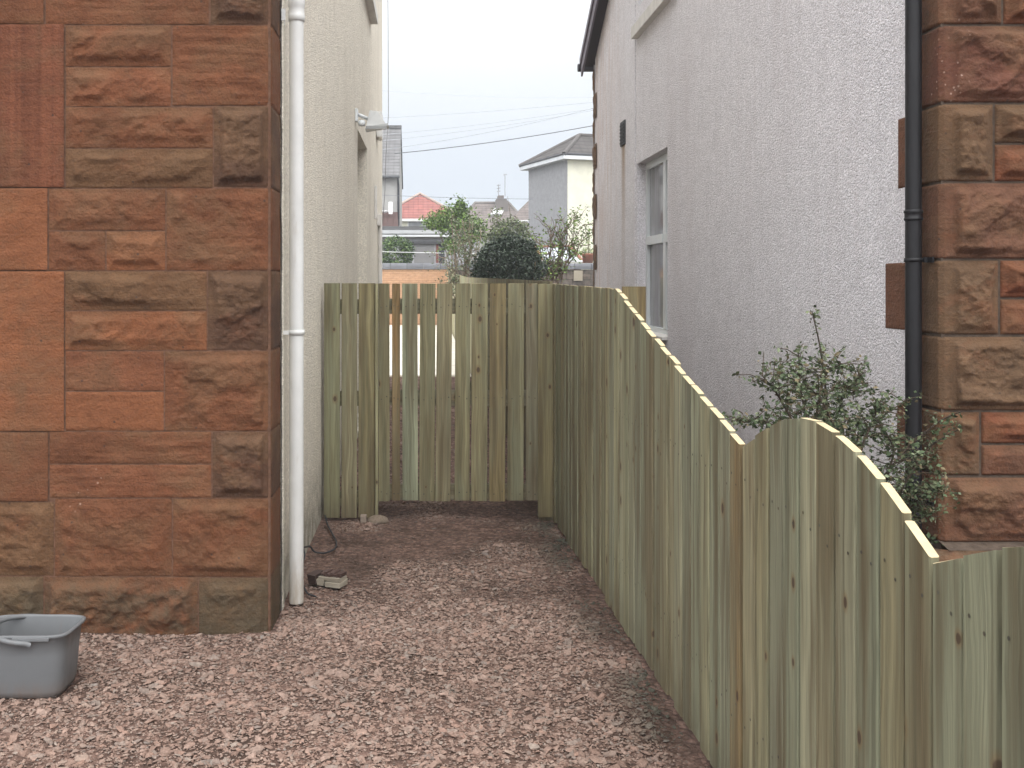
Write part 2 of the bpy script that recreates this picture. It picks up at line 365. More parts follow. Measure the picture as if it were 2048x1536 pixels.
# ------------------------------------------------------------------ sandstone walls
class StoneWall:
    """Blocks laid on a plan path u -> (position, outward normal); each block is a displaced, dressed patch with recessed edges."""
    def __init__(s, path): s.path = path; s.V = []; s.F = []; s.C = []; s.n = 0; s.side = None
    def block(s, u0, u1, z0, z1, kind, col, res=0.009, proud=0.0, seed=0, gap=0.0022, margin=None, deep=1.0, jd=0.0):
        du, dz = u1 - u0, z1 - z0
        if du < 0.01 or dz < 0.01: return
        skin = None
        nx, nz = max(5, int(du / res) + 1), max(5, int(dz / res) + 1)
        def axis(a, b, n):
            t = np.linspace(0, 1, n); L = b - a; e = min(0.010, L * 0.12) / L
            return a + L * np.concatenate([[0, e * 0.35, e], np.linspace(e, 1 - e, max(3, n))[1:-1], [1 - e, 1 - e * 0.35, 1]])
        us, zs = axis(u0 + gap, u1 - gap, nx), axis(z0 + gap * 0.8, z1 - gap * 0.8, nz)
        U, Z = np.meshgrid(us, zs)
        edge = np.minimum(np.minimum(U - us[0], us[-1] - U), np.minimum(Z - zs[0], zs[-1] - Z))
        wob = (fbm(U * 14, Z * 14, seed + 5, 3) - 0.5)
        rnd = np.clip((edge + 0.0) / 0.012, 0, 1); h = -0.011 * (1 - np.sqrt(1 - (1 - rnd) ** 2)) - 0.0
        wj = fbm(U * 26, Z * 26, seed + 77, 3); h = -(0.002 + 0.006 * np.clip((wj - 0.5) * 6, 0, 1)) * (1 - np.clip(edge / (0.004 + 0.012 * wj), 0, 1)) ** 2
        body = np.clip((edge - 0.012 - 0.012 * wob) / 0.04, 0, 1); body = body * body * (3 - 2 * body)
        if margin:
            md = np.clip((U - (margin[0])) / 0.012 if margin[1] > 0 else (margin[0] - U) / 0.012, 0, 1); body = body * md
        if kind == 'rock' or kind == 'rough':
            A = (0.042 if kind == 'rock' else 0.062) * deep
            fz = 5.0 if dz < 0.25 else 4.0
            wx = 0.10 * (fbm(U * 5, Z * 5, seed + 40, 2) - .5); wz = 0.08 * (fbm(U * 4 + 9, Z * 6, seed + 41, 2) - .5)
            sk = ((seed * 7919) % 13 - 6) / 9.0; n1 = fbm((U + wx) * 4.2 + seed, (Z + wz + sk * U * 0.5) * fz * 1.15, seed, 3, 0.45); n2 = fbm(U * 11 + 31, (Z + sk * U) * 14 + seed * .7, seed + 3, 4, 0.55)
            # conchoidal ledges: chips end in sharp undersides
            q = n1 * 3.0 + 0.35 * n2 + 0.45 * (Z - zs[0]) / dz; fr = q - np.floor(q); led = np.floor(q) + np.where(fr < 0.8, fr * 0.45, 0.36 + (fr - 0.8) * 3.2)
            h = h + body * (A * (led / 3.4 - 0.16) + 0.014 * (n2 - 0.5) + (0.026 if kind == 'rough' else 0.013) * (fbm(U * 24, Z * 30, seed + 9, 5, 0.62) - 0.5))
            skin = np.clip(((Z - zs[0]) / dz - 0.5 + 2.6 * (n1 - 0.5)) * 2.2, 0, 1)
        elif kind == 'strata':
            n = fbm(U * 3.0 + seed, Z * 38 + 0.8 * fbm(U * 3, Z * 2, seed, 2), seed, 4, 0.6); h = h + body * (0.012 * (n - 0.5) + 0.012 * (fbm(U * 6, Z * 16, seed + 2, 3) - 0.4))
        else:
            h = h + body * (0.005 * (fbm(U * 5, Z * 6, seed, 4) - 0.5)) + 0.002 * (fbm(U * 30, Z * 30, seed + 1, 3) - 0.5)
        h = np.maximum(h, -0.003) + proud - jd * (1 - np.clip(edge / 0.007, 0, 1)) ** 2
        pos, nor = s.path(U); Pp = np.stack([pos[0] + nor[0] * h, pos[1] + nor[1] * h, Z], -1)
        cc = np.empty(U.shape + (3,)); cc[:] = col
        if skin is not None: cc = cc * (1 - 0.42 * skin[..., None]) + np.array([0.118, 0.068, 0.036]) * 0.42 * skin[..., None]
        if kind == 'bands':                              # cross-bedded stone: vertical bands of natural colour
            bnd = vnoise(U * 55 + seed, Z * 0.6, seed + 4); b2 = vnoise(U * 130, Z * 0.8, seed + 6)
            cc *= (0.72 + 0.42 * bnd + 0.22 * (b2 - .5))[..., None] * np.array([1, 0.95 + 0 * 1, 0.95])
        else:
            nn = fbm(U * 7 + 50, Z * 9, seed + 21, 4); cc *= (0.80 + 0.4 * nn)[..., None]
            wthr = np.clip((nn - 0.5) * 5, 0, 1)[..., None]; cc = cc * (1 - 0.45 * wthr) + np.array([0.118, 0.066, 0.035]) * 0.45 * wthr
        if s.side is not None: rm = np.clip((s.side[0] - U) * 1.0 / 0.02, 0, 1)[..., None] * 0.75 if s.side[2] < 0 else np.clip((U - s.side[0]) / 0.02, 0, 1)[..., None] * 0.75; cc = cc * (1 - rm) + np.array(s.side[1]) * (cc.mean(-1, keepdims=True) / 0.09) * rm
        H, W = U.shape; idx = np.arange(H * W).reshape(H, W) + s.n
        q4 = np.stack([idx[:-1, :-1], idx[:-1, 1:], idx[1:, 1:], idx[1:, :-1]], -1).reshape(-1, 4)
        s.V.append(Pp.reshape(-1, 3)); s.C.append(cc.reshape(-1, 3)); s.F.append(q4); s.n += H * W
    def build(s, name, parent):
        o = np_mesh(name, np.concatenate(s.V), np.concatenate(s.F), np.concatenate(s.C), M['stone'], parent, True); return o

FD = 4.30                                               # distance of both street fronts
def sx(px): return (px - VX) * FD / F
def sz(py): return EYE - (py - VY) * FD / F
XL, XR = -0.69, 2.26                                    # side walls of the alley

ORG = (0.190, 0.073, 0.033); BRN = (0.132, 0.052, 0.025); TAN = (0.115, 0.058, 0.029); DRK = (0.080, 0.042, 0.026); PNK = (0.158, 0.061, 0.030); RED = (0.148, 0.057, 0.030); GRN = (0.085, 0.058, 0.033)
# ---------- left house
house_l = empty('house', 'red sandstone house with cream roughcast side wall and white downpipe, behind the grey bucket', 'house')
CH = 0.02
uc = XL - CH
def path_left(U):                                       # street front, small chamfer, then the return into the alley
    c2 = CH * math.sqrt(2); s1 = uc; s2 = uc + c2
    x = np.where(U < s1, U, np.where(U < s2, uc + (U - s1) * 0.7071, XL))
    y = np.where(U < s1, FD, np.where(U < s2, FD + (U - s1) * 0.7071, FD + CH + (U - s2)))
    nx = np.where(U < s1, 0.0, np.where(U < s2, 0.7071, 1.0)); ny = np.where(U < s1, -1.0, np.where(U < s2, -0.7071, 0.0))
    return (x, y), (nx, ny)
SWL = StoneWall(path_left); UR = uc + 0.28
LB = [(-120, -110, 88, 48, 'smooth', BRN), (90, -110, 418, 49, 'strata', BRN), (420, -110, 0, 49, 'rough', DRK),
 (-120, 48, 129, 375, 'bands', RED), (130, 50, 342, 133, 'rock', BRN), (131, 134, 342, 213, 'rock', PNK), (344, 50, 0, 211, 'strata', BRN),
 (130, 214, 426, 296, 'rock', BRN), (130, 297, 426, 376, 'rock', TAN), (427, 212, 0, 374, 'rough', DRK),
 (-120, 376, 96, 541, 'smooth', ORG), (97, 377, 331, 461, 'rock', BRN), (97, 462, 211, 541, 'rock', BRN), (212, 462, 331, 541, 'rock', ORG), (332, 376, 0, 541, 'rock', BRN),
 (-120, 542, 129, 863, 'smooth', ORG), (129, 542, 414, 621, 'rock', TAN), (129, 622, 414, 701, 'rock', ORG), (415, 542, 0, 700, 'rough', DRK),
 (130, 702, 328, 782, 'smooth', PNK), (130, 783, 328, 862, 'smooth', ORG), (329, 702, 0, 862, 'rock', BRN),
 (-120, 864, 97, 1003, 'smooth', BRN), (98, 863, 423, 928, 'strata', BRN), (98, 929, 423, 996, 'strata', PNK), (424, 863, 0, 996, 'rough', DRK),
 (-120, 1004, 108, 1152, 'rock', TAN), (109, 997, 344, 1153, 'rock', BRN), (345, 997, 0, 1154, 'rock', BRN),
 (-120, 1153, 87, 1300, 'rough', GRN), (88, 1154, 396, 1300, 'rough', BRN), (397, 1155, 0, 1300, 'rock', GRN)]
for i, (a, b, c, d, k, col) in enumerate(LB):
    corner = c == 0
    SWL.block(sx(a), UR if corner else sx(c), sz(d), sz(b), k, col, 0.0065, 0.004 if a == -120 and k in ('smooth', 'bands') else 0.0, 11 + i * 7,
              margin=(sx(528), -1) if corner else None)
def filler(SW, ua, ub, za, zb, seed, step=0.34):        # the rest of the front, outside the picture
    z = za; r = random.Random(seed); row = 0
    while z < zb - 0.05:
        h = min(step, zb - z); u = ua
        while u < ub - 0.05:
            L = min(r.uniform(0.35, 0.8), ub - u)
            if ub - (u + L) < 0.15: L = ub - u
            SW.block(u, u + L, z, z + h, r.choice(['rock', 'rock', 'strata', 'smooth']), r.choice([ORG, BRN, TAN, PNK, BRN]), 0.03, 0, seed + row * 31 + int(u * 40) % 97)
            u += L
        z += h; row += 1
filler(SWL, -5.2, sx(-120), 0.0, 6.2, 301); filler(SWL, sx(-120), UR, sz(-110), 6.2, 401)
SWL.build('front_wall', house_l)
core = MB()                                             # mortar bed just behind the stone faces, and the mass of the building
core.box(-5.2, XL - 0.0055, FD + 0.0045, FD + 0.30, 0, 6.2)
core.build('mortar_bed', M['mortar'], house_l)

def holed_wall(mb, X, nx, y0, y1, z0, z1, holes, rev, th=None):
    """Upright wall in the plane x = X facing nx, with rectangular openings and their reveals."""
    ys = sorted({y0, y1, *[h for q in holes for h in q[:2]]}); zs = sorted({z0, z1, *[h for q in holes for h in q[2:]]})
    for a, b in zip(ys, ys[1:]):
        for c, d in zip(zs, zs[1:]):
            if any(q[0] <= a and b <= q[1] and q[2] <= c and d <= q[3] for q in holes): continue
            mb.poly([(X, a, c), (X, b, c), (X, b, d), (X, a, d)] if nx > 0 else [(X, b, c), (X, a, c), (X, a, d), (X, b, d)])
    for a, b, c, d in holes:
        Xi = X - nx * rev
        mb.poly([(X, a, c), (X, a, d), (Xi, a, d), (Xi, a, c)]); mb.poly([(X, b, c), (X, b, d), (Xi, b, d), (Xi, b, c)])
        mb.poly([(X, a, d), (X, b, d), (Xi, b, d), (Xi, a, d)]); mb.poly([(X, a, c), (X, b, c), (Xi, b, c), (Xi, a, c)])

YLB = 14.8
side = MB(); Y0 = FD + CH + 0.275
holed_wall(side, XL - 0.004, 1, Y0 - 0.02, YLB, 0, 6.2, [(9.6, 11.1, 0.05, 3.05), (9.6, 11.3, 4.77, 6.0)], 0.18)
side.poly([(XL - 0.004, YLB, 0), (-5.2, YLB, 0), (-5.2, YLB, 6.2), (XL - 0.004, YLB, 6.2)])
# ragged edge where the roughcast laps on to the stone
zz = np.linspace(0.0, 6.2, 240); ed = Y0 - 0.012 + 0.020 * (fbm(zz * 9, zz * 0, 5, 4) - 0.5) * 2
for i in range(len(zz) - 1):
    side.poly([(XL + 0.006, ed[i], zz[i]), (XL + 0.006, Y0 + 0.05, zz[i]), (XL + 0.006, Y0 + 0.05, zz[i + 1]), (XL + 0.006, ed[i + 1], zz[i + 1])])
    side.poly([(XL - 0.012, ed[i], zz[i]), (XL + 0.006, ed[i], zz[i]), (XL + 0.006, ed[i + 1], zz[i + 1]), (XL - 0.012, ed[i + 1], zz[i + 1])])
side.build('side_wall', M['cream_render'], house_l)
b = MB(); e2 = ed - 0.018 - 0.022 * fbm(zz * 7 + 3, zz * 0 + 2, 15, 4)
for i in range(len(zz) - 1): b.poly([(XL + 0.0045, e2[i], zz[i]), (XL + 0.0035, ed[i] + .01, zz[i]), (XL + 0.0035, ed[i + 1] + .01, zz[i + 1]), (XL + 0.0045, e2[i + 1], zz[i + 1])])
b.build('pointing', plain('dark_pointing', (0.115, 0.105, 0.10), 0.95, 0.35, 30, 0.1, 0.006), house_l)
b = MB(); b.box(XL - 0.25, XL - 0.19, 9.58, 11.12, 0.05, 3.07, (0.55, 0.54, 0.50)); dr = b.build('door', M['tint'], house_l)
b = MB(); b.box(XL - 0.189, XL - 0.15, 9.602, 9.72, 0.05, 3.045, (0.72, 0.72, 0.70)); b.box(XL - 0.189, XL - 0.15, 10.98, 11.098, 0.05, 3.045, (0.72, 0.72, 0.70)); b.box(XL - 0.189, XL - 0.15, 9.72, 10.98, 2.93, 3.045, (0.72, 0.72, 0.70)); b.build('door_frame', M['tint'], dr)
b = MB(); b.box(XL - 0.24, XL - 0.20, 9.58, 11.32, 4.75, 6.02); wu = b.build('window', M['dark_glass'], house_l)
b = MB(); b.box(XL - 0.08, XL + 0.085, 9.45, 11.78, 4.65, 4.76, ch=0.008); b.build('window_sill', M['painted_sill'], wu)
b = MB(); b.poly([(-5.4, FD - 0.3, 6.2), (XL + 0.02, FD - 0.3, 6.2), (XL + 0.02, 9.5, 9.0), (-5.4, 9.5, 9.0)], (0.09, 0.085, 0.09)); b.poly([(-5.4, YLB + 0.3, 6.2), (XL + 0.02, YLB + 0.3, 6.2), (XL + 0.02, 9.5, 9.0), (-5.4, 9.5, 9.0)], (0.09, 0.085, 0.09)); b.poly([(XL, FD - 0.2, 6.2), (XL, YLB + 0.2, 6.2), (XL, 9.5, 8.97)], (0.6, 0.58, 0.52))
b.build('roof', M['tint'], house_l)

def pipe_round(c, r, z0, z1, n=28):
    b = MB(); b.lathe((c[0], c[1], 0), [(r - 0.006, z0), (r - 0.0005, z0), (r, z0 + 0.002), (r, z0 + 0.01), (r, (z0 + z1) / 2), (r, z1)], n); return b
pc = (-0.628, 4.655)
pb = pipe_round(pc, 0.034, 0.015, 6.1); pipe = tag(pb.build('downpipe', M['upvc'], house_l), 'white plastic downpipe')
b = MB(); b.lathe((*pc, 0), [(0.0345, 2.79), (0.039, 2.795), (0.040, 2.815), (0.0375, 2.82), (0.0375, 2.855), (0.040, 2.86), (0.040, 2.885), (0.039, 2.895), (0.0345, 2.9)]); b.build('pipe_collar', M['upvc'], pipe)
for zc in (2.80, 1.305):
    b = MB(); b.lathe((*pc, 0), [(0.0345, zc - 0.012), (0.0385, zc - 0.012), (0.0385, zc + 0.012), (0.0345, zc + 0.012)])
    if zc > 2: b.box(pc[0] - 0.061, pc[0] - 0.039, pc[1] - 0.095, pc[1] - 0.088, zc - 0.03, zc + 0.024); b.box(pc[0] - 0.061, pc[0] - 0.057, pc[1] - 0.095, pc[1] + 0.02, zc - 0.026, zc + 0.012)
    else: b.box(pc[0] - 0.062, pc[0] - 0.030, pc[1] - 0.052, pc[1] - 0.030, zc - 0.008, zc + 0.010)
    b.build('pipe_bracket', M['upvc'], pipe)
# floodlight over the door
fl = MB(); fl.box(XL - 0.002, XL + 0.02, 9.25, 9.35, 3.07, 3.19, ch=0.005); fl.tube([(XL + 0.015, 9.30, 3.14), (XL + 0.06, 9.32, 3.125), (XL + 0.115, 9.36, 3.105)], 0.017, 10)
flo = tag(fl.build('floodlight', M['grey_frame'], house_l), 'pale grey floodlight on a short arm over the door')
b = MB()
b.mesh([(XL + .10, 9.30, 3.02), (XL + .285, 9.36, 3.06), (XL + .285, 9.56, 3.06), (XL + .10, 9.50, 3.02), (XL + .13, 9.34, 3.185), (XL + .20, 9.37, 3.185), (XL + .20, 9.45, 3.185), (XL + .13, 9.43, 3.185)],
       [(3, 2, 1, 0), (4, 5, 6, 7), (0, 1, 5, 4), (1, 2, 6, 5), (2, 3, 7, 6), (3, 0, 4, 7)], smooth=False)
b.build('lamp_head', plain('lamp_shell', (0.52, 0.53, 0.52), 0.45, 0.1, 8), flo)
b = MB(); b.box(XL + .095, XL + .30, 9.295, 9.31, 3.0, 3.03); b.mesh([(XL + .09, 9.29, 3.0), (XL + .31, 9.355, 3.045), (XL + .31, 9.57, 3.045), (XL + .09, 9.51, 3.0), (XL + .10, 9.30, 3.021), (XL + .30, 9.36, 3.066), (XL + .30, 9.56, 3.066), (XL + .10, 9.50, 3.021)], [(3, 2, 1, 0), (4, 5, 6, 7), (0, 1, 5, 4), (1, 2, 6, 5), (2, 3, 7, 6), (3, 0, 4, 7)], smooth=False)
b.build('lamp_rim', plain('lamp_rim_grey', (0.33, 0.34, 0.34), 0.4), flo)
b = MB(); b.lathe((XL + 0.055, 9.34, 3.03), [(0.001, 0), (0.032, 0.008), (0.036, 0.03), (0.03, 0.055), (0.001, 0.065)], 14); b.build('motion_sensor', M['grey_frame'], flo)
b = MB(); b.box(XL - 0.002, XL + 0.075, 13.0, 13.38, 3.47, 3.82, ch=0.03); tag(b.build('alarm_box', M['upvc'], house_l), 'white rounded alarm box high near the back corner')
b = MB(); b.box(XL - 0.002, XL + 0.03, 12.55, 12.63, 2.35, 2.78, ch=0.01); b.build('meter_box', M['painted_sill'], house_l)
b = MB(); b.box(XL - 0.002, XL + 0.05, 13.2, 13.34, 2.30, 2.46, ch=0.015); b.build('junction_box', M['painted_sill'], house_l)
b = MB(); b.lathe((XL + 0.035, 13.3, 0), [(0.03, 0.1), (0.03, 2.45)], 12); b.build('waste_pipe', M['painted_sill'], house_l)
b = MB(); b.tube([(XL + 0.10, 14.3, 6.15), (XL + 0.105, 14.32, 5.0), (XL + 0.11, 14.3, 4.0), (XL + 0.075, 14.3, 3.4), (XL + 0.06, 14.3, 2.9), (XL + 0.02, 14.4, 2.4)], 0.0045, 6); b.tube([(XL, 11.6, 5.2), (XL + 0.1, 12.9, 5.55), (XL + 0.14, 14.2, 6.1)], 0.01, 6); b.build('wall_cable', plain('grey_cable', (0.22, 0.22, 0.23), 0.6), house_l)

# ---------- right house
house_r = empty('house', 'red sandstone house with pinkish white roughcast gable and black downpipe, beyond the new fence', 'house')
ucr = XR + CH
def path_right(U):                                      # U falls from the return in the alley, round the chamfer, to the street front
    c2 = CH * math.sqrt(2); s1 = ucr; s2 = ucr - c2
    x = np.where(U > s1, U, np.where(U > s2, ucr - (s1 - U) * 0.7071, XR))
    y = np.where(U > s1, FD, np.where(U > s2, FD + (s1 - U) * 0.7071, FD + CH + (s2 - U)))
    nx = np.where(U > s1, 0.0, np.where(U > s2, -0.7071, -1.0)); ny = np.where(U > s1, -1.0, np.where(U > s2, -0.7071, 0.0))
    return (x, y), (nx, ny)
SWR = StoneWall(path_right); s2r = ucr - CH * math.sqrt(2); SWR.side = (s2r - 0.12, (0.165, 0.072, 0.045), -1)   # fresher red stone on the return
def ret(y): return s2r - (y - FD - CH)
RTAN = (0.118, 0.070, 0.040); RRED = (0.160, 0.056, 0.028); RPNK = (0.125, 0.060, 0.036)
RB = [(4.52, -110, 2006, 48, 'rough', RPNK), (None, 2008, -110, 2220, 48, 'rough', RRED),
 (4.50, 50, 2220, 205, 'rough', (0.115, 0.048, 0.031)), (4.70, 207, 1989, 363, 'rough', RTAN), (None, 1991, 207, 2220, 286, 'rough', RTAN), (None, 1991, 288, 2220, 363, 'rock', RRED),
 (4.50, 365, 2220, 518, 'rough', RPNK), (4.83, 520, 2000, 670, 'rough', RTAN), (None, 2002, 520, 2220, 596, 'rock', RRED), (None, 2002, 598, 2220, 670, 'rock', RRED),
 (4.50, 673, 2220, 822, 'rough', RTAN), (4.71, 824, 1962, 952, 'rock', RTAN), (None, 1964, 824, 2220, 888, 'rock', RRED), (None, 1964, 890, 2220, 952, 'rock', RPNK),
 (4.52, 955, 2220, 1086, 'rough', RPNK)]
mg = sx(1908)
for i, q in enumerate(RB):
    if q[0] is not None:
        SWR.block(ret(q[0]), sx(q[2]), sz(q[3]), sz(q[1]), q[4], q[5], 0.0065, 0, 601 + i * 5, margin=(mg, 1), deep=1.6, jd=0.009, gap=0.003)
    else: SWR.block(sx(q[1]), sx(q[3]), sz(q[4]), sz(q[2]), q[5], q[6], 0.0065, 0, 601 + i * 5, deep=1.6, jd=0.009, gap=0.003)
zt = sz(1086); SWR.block(ret(4.5), sx(2220), 0, zt - 0.012, 'rough', (0.105, 0.075, 0.052), 0.012, 0.075, 777)
filler(SWR, sx(2220), 6.5, 0.0, 6.2, 801); filler(SWR, ret(4.55), sx(2220), sz(-110), 5.0, 901)
SWR.build('front_wall', house_r)
b = MB(); b.box(XR + 0.0105, 6.5, FD + 0.0125, FD + 0.3, 0, 5.0); b.poly([(XR + 0.0, FD - 0.073, zt - 0.013), (6.5, FD - 0.073, zt - 0.013), (6.5, FD + 0.02, zt + 0.006), (XR + 0.0, FD + 0.02, zt + 0.006)]); b.build('mortar_bed', plain('grey_ledge_mortar', (0.10, 0.075, 0.058), 0.95, 0.3, 30, 0.1, 0.004), house_r)
YRB, zE, SL = 13.3, 4.50, 0.54
side = MB(); W1 = (9.22, 10.57, 0.99, 2.82); W2 = (8.9, 10.48, 4.29, 5.55)
holed_wall(side, XR + 0.004, -1, FD + CH + 0.15, YRB - 0.09, 0, zE, [W1], 0.14)
RY = 8.8; zt2 = zE + (YRB - RY) * SL
def gz(y): return zE + (YRB - y) * SL if y > RY else zE + (YRB - RY) * SL - (RY - y) * SL
ys = [FD + CH + 0.1, RY, W2[0], W2[1], YRB - 0.09]
for a, c in zip(ys, ys[1:]):
    if a == W2[0]:
        side.poly([(XR + .004, c, W2[3]), (XR + .004, a, W2[3]), (XR + .004, a, gz(a)), (XR + .004, c, gz(c))])
        continue
    side.poly([(XR + .004, c, zE), (XR + .004, a, zE), (XR + .004, a, gz(a)), (XR + .004, c, gz(c))])
hw = MB(); side.poly([(XR + .004, W2[1], zE), (XR + .144, W2[1], zE), (XR + .144, W2[1], W2[3]), (XR + .004, W2[1], W2[3])]); side.poly([(XR + .004, W2[0], zE), (XR + .144, W2[0], zE), (XR + .144, W2[0], W2[3]), (XR + .004, W2[0], W2[3])]); side.poly([(XR + .004, W2[0], W2[3]), (XR + .144, W2[0], W2[3]), (XR + .144, W2[1], W2[3]), (XR + .004, W2[1], W2[3])])
side.box(XR - 0.006, XR + 0.003, 10.62, 10.70, 0, gz(10.7) - 0.02)      # raised render bead
side.build('side_wall', M['pink_render'], house_r)
b = MB(); b.poly([(XR + 0.0, YRB, 0), (6.5, YRB, 0), (6.5, YRB, zE), (XR + 0.0, YRB, zE)], (0.5, 0.48, 0.47)); b.build('back_wall', M['tint'], house_r)
SQ = StoneWall(lambda U: ((np.full(U.shape, XR - 0.002), U), (np.full(U.shape, -1.0), np.zeros(U.shape))))
zq = 0.0; k = 0
while zq < zE - 0.1:
    L = 0.26 if k % 2 else 0.10; h = 0.34; SQ.block(YRB - L, YRB + 0.002, zq, min(zq + h, zE), 'rock', (0.17, 0.12, 0.09), 0.02, 0.006, 950 + k); zq += h; k += 1
SQ.build('corner_stones', house_r)
def window(parent, X, y0, y1, z0, z1, trans, mull, inset=0.10, t=0.075):
    Xi = X + inset; b = MB(); tt = 0.05
    for (a, c, d, e) in ((y0, y0 + t, z0, z1), (y1 - t, y1, z0, z1), (y0 + t, y1 - t, z1 - t, z1), (y0 + t, y1 - t, z0, z0 + t * 1.1)): b.box(Xi, Xi + tt, a + .001, c - .001, d + .001, e - .001)
    for m_ in mull: b.box(Xi - 0.004, Xi + tt - 0.005, m_ - 0.05, m_ + 0.05, z0 + t * 1.1, z1 - t)
    if trans:
        ys_ = [y0 + t] + [q for m_ in mull for q in (m_ - 0.05, m_ + 0.05)] + [y1 - t]
        for a, c in zip(ys_[::2], ys_[1::2]): b.box(Xi - 0.012, Xi + tt - 0.004, a, c, trans - 0.045, trans + 0.045)
    f = b.build('window', M['grey_frame'], parent)
    g = MB(); g.box(Xi + 0.03, Xi + 0.036, y0 + t - 0.01, y1 - t + 0.01, z0 + t - 0.01, z1 - t + 0.01); g.build('pane', M['glass'], f)
    return f
wf = window(house_r, XR, *W1, 1.98, [9.72])
b = MB(); b.box(XR - 0.05, XR + 0.13, W1[0] + 0.003, W1[1] - 0.003, W1[2] + 0.0, W1[2] + 0.03, ch=0.004); b.build('window_sill', M['painted_sill'], wf)
wf2 = window(house_r, XR, W2[0], W2[1], W2[2], W2[3], None, [9.93], 0.035)
b = MB(); b.box(XR - 0.065, XR + 0.1, W2[0] - 0.08, W2[1] + 0.07, W2[2] - 0.125, W2[2] - 0.001, ch=0.006); b.build('window_sill', M['painted_sill'], wf2)
b = MB(); b.box(XR - 0.012, XR + 0.02, 11.16, 11.42, 3.12, 3.40, (0.06, 0.06, 0.065), ch=0.008)
for q in range(6): b.box(XR - 0.02, XR - 0.013, 11.18, 11.40, 3.145 + q * 0.04, 3.165 + q * 0.04, (0.04, 0.04, 0.045))
b.build('air_vent', M['tint'], house_r)
b = MB(); xo = XR - 0.13; RC = (0.085, 0.08, 0.085); BC = (0.19, 0.175, 0.205)
yb = YRB + 0.12
def slope(y): return zE + 0.06 + (YRB - y) * SL if y > RY else zE + 0.06 + (YRB - RY) * SL - (RY - y) * SL
for ya, yc in ((FD - 0.25, RY), (RY, yb)):
    b.poly([(xo, ya, slope(ya)), (6.6, ya, slope(ya)), (6.6, yc, slope(yc)), (xo, yc, slope(yc))], RC); b.poly([(xo, ya, slope(ya) + .09), (6.6, ya, slope(ya) + .09), (6.6, yc, slope(yc) + .09), (xo, yc, slope(yc) + .09)], RC)
rf = b.build('roof', M['tint'], house_r)
b = MB()
for ya, yc in ((FD - 0.25, RY), (RY, yb)):
    for (x0_, x1_, lo, hi) in ((xo - 0.025, xo - 0.001, -0.13, 0.02), (xo - 0.045, xo + 0.03, 0.022, 0.11)):
        v = [(x0_, ya, slope(ya) + lo), (x1_, ya, slope(ya) + lo), (x1_, ya, slope(ya) + hi), (x0_, ya, slope(ya) + hi), (x0_, yc, slope(yc) + lo), (x1_, yc, slope(yc) + lo), (x1_, yc, slope(yc) + hi), (x0_, yc, slope(yc) + hi)]
        b.mesh(v, [(0, 1, 2, 3), (4, 7, 6, 5), (0, 4, 5, 1), (1, 5, 6, 2), (2, 6, 7, 3), (3, 7, 4, 0)], BC, smooth=False)
b.build('bargeboard', M['tint'], rf)
b = MB(); b.tube([(xo - 0.06, yb + 0.05, slope(yb) + 0.0), (6.6, yb + 0.05, slope(yb) + 0.0)], 0.055, 10, (0.1, 0.1, 0.11)); b.build('gutter', M['tint'], rf)
pr = (2.198, 4.415)
pb = pipe_round(pr, 0.0345, 0.0, 5.2); pipe2 = tag(pb.build('downpipe', M['black_plastic'], house_r), 'black plastic downpipe')
b = MB(); b.lathe((*pr, 0), [(0.035, 1.822), (0.040, 1.826), (0.040, 1.834), (0.0375, 1.837), (0.0375, 1.856), (0.040, 1.859), (0.040, 1.868), (0.035, 1.872)]); b.build('pipe_collar', M['black_plastic'], pipe2)
for zc in (1.645, 3.05, 0.55):
    b = MB(); b.lathe((*pr, 0), [(0.035, zc - 0.009), (0.0395, zc - 0.009), (0.0395, zc + 0.009), (0.035, zc + 0.009)]); b.box(pr[0] + 0.034, XR + 0.004, pr[1] - 0.03, pr[1] - 0.02, zc - 0.012, zc + 0.012); b.box(pr[0] + 0.05, pr[0] + 0.058, pr[1] - 0.07, pr[1] - 0.02, zc - 0.012, zc + 0.012); b.build('pipe_bracket', M['black_plastic'], pipe2)

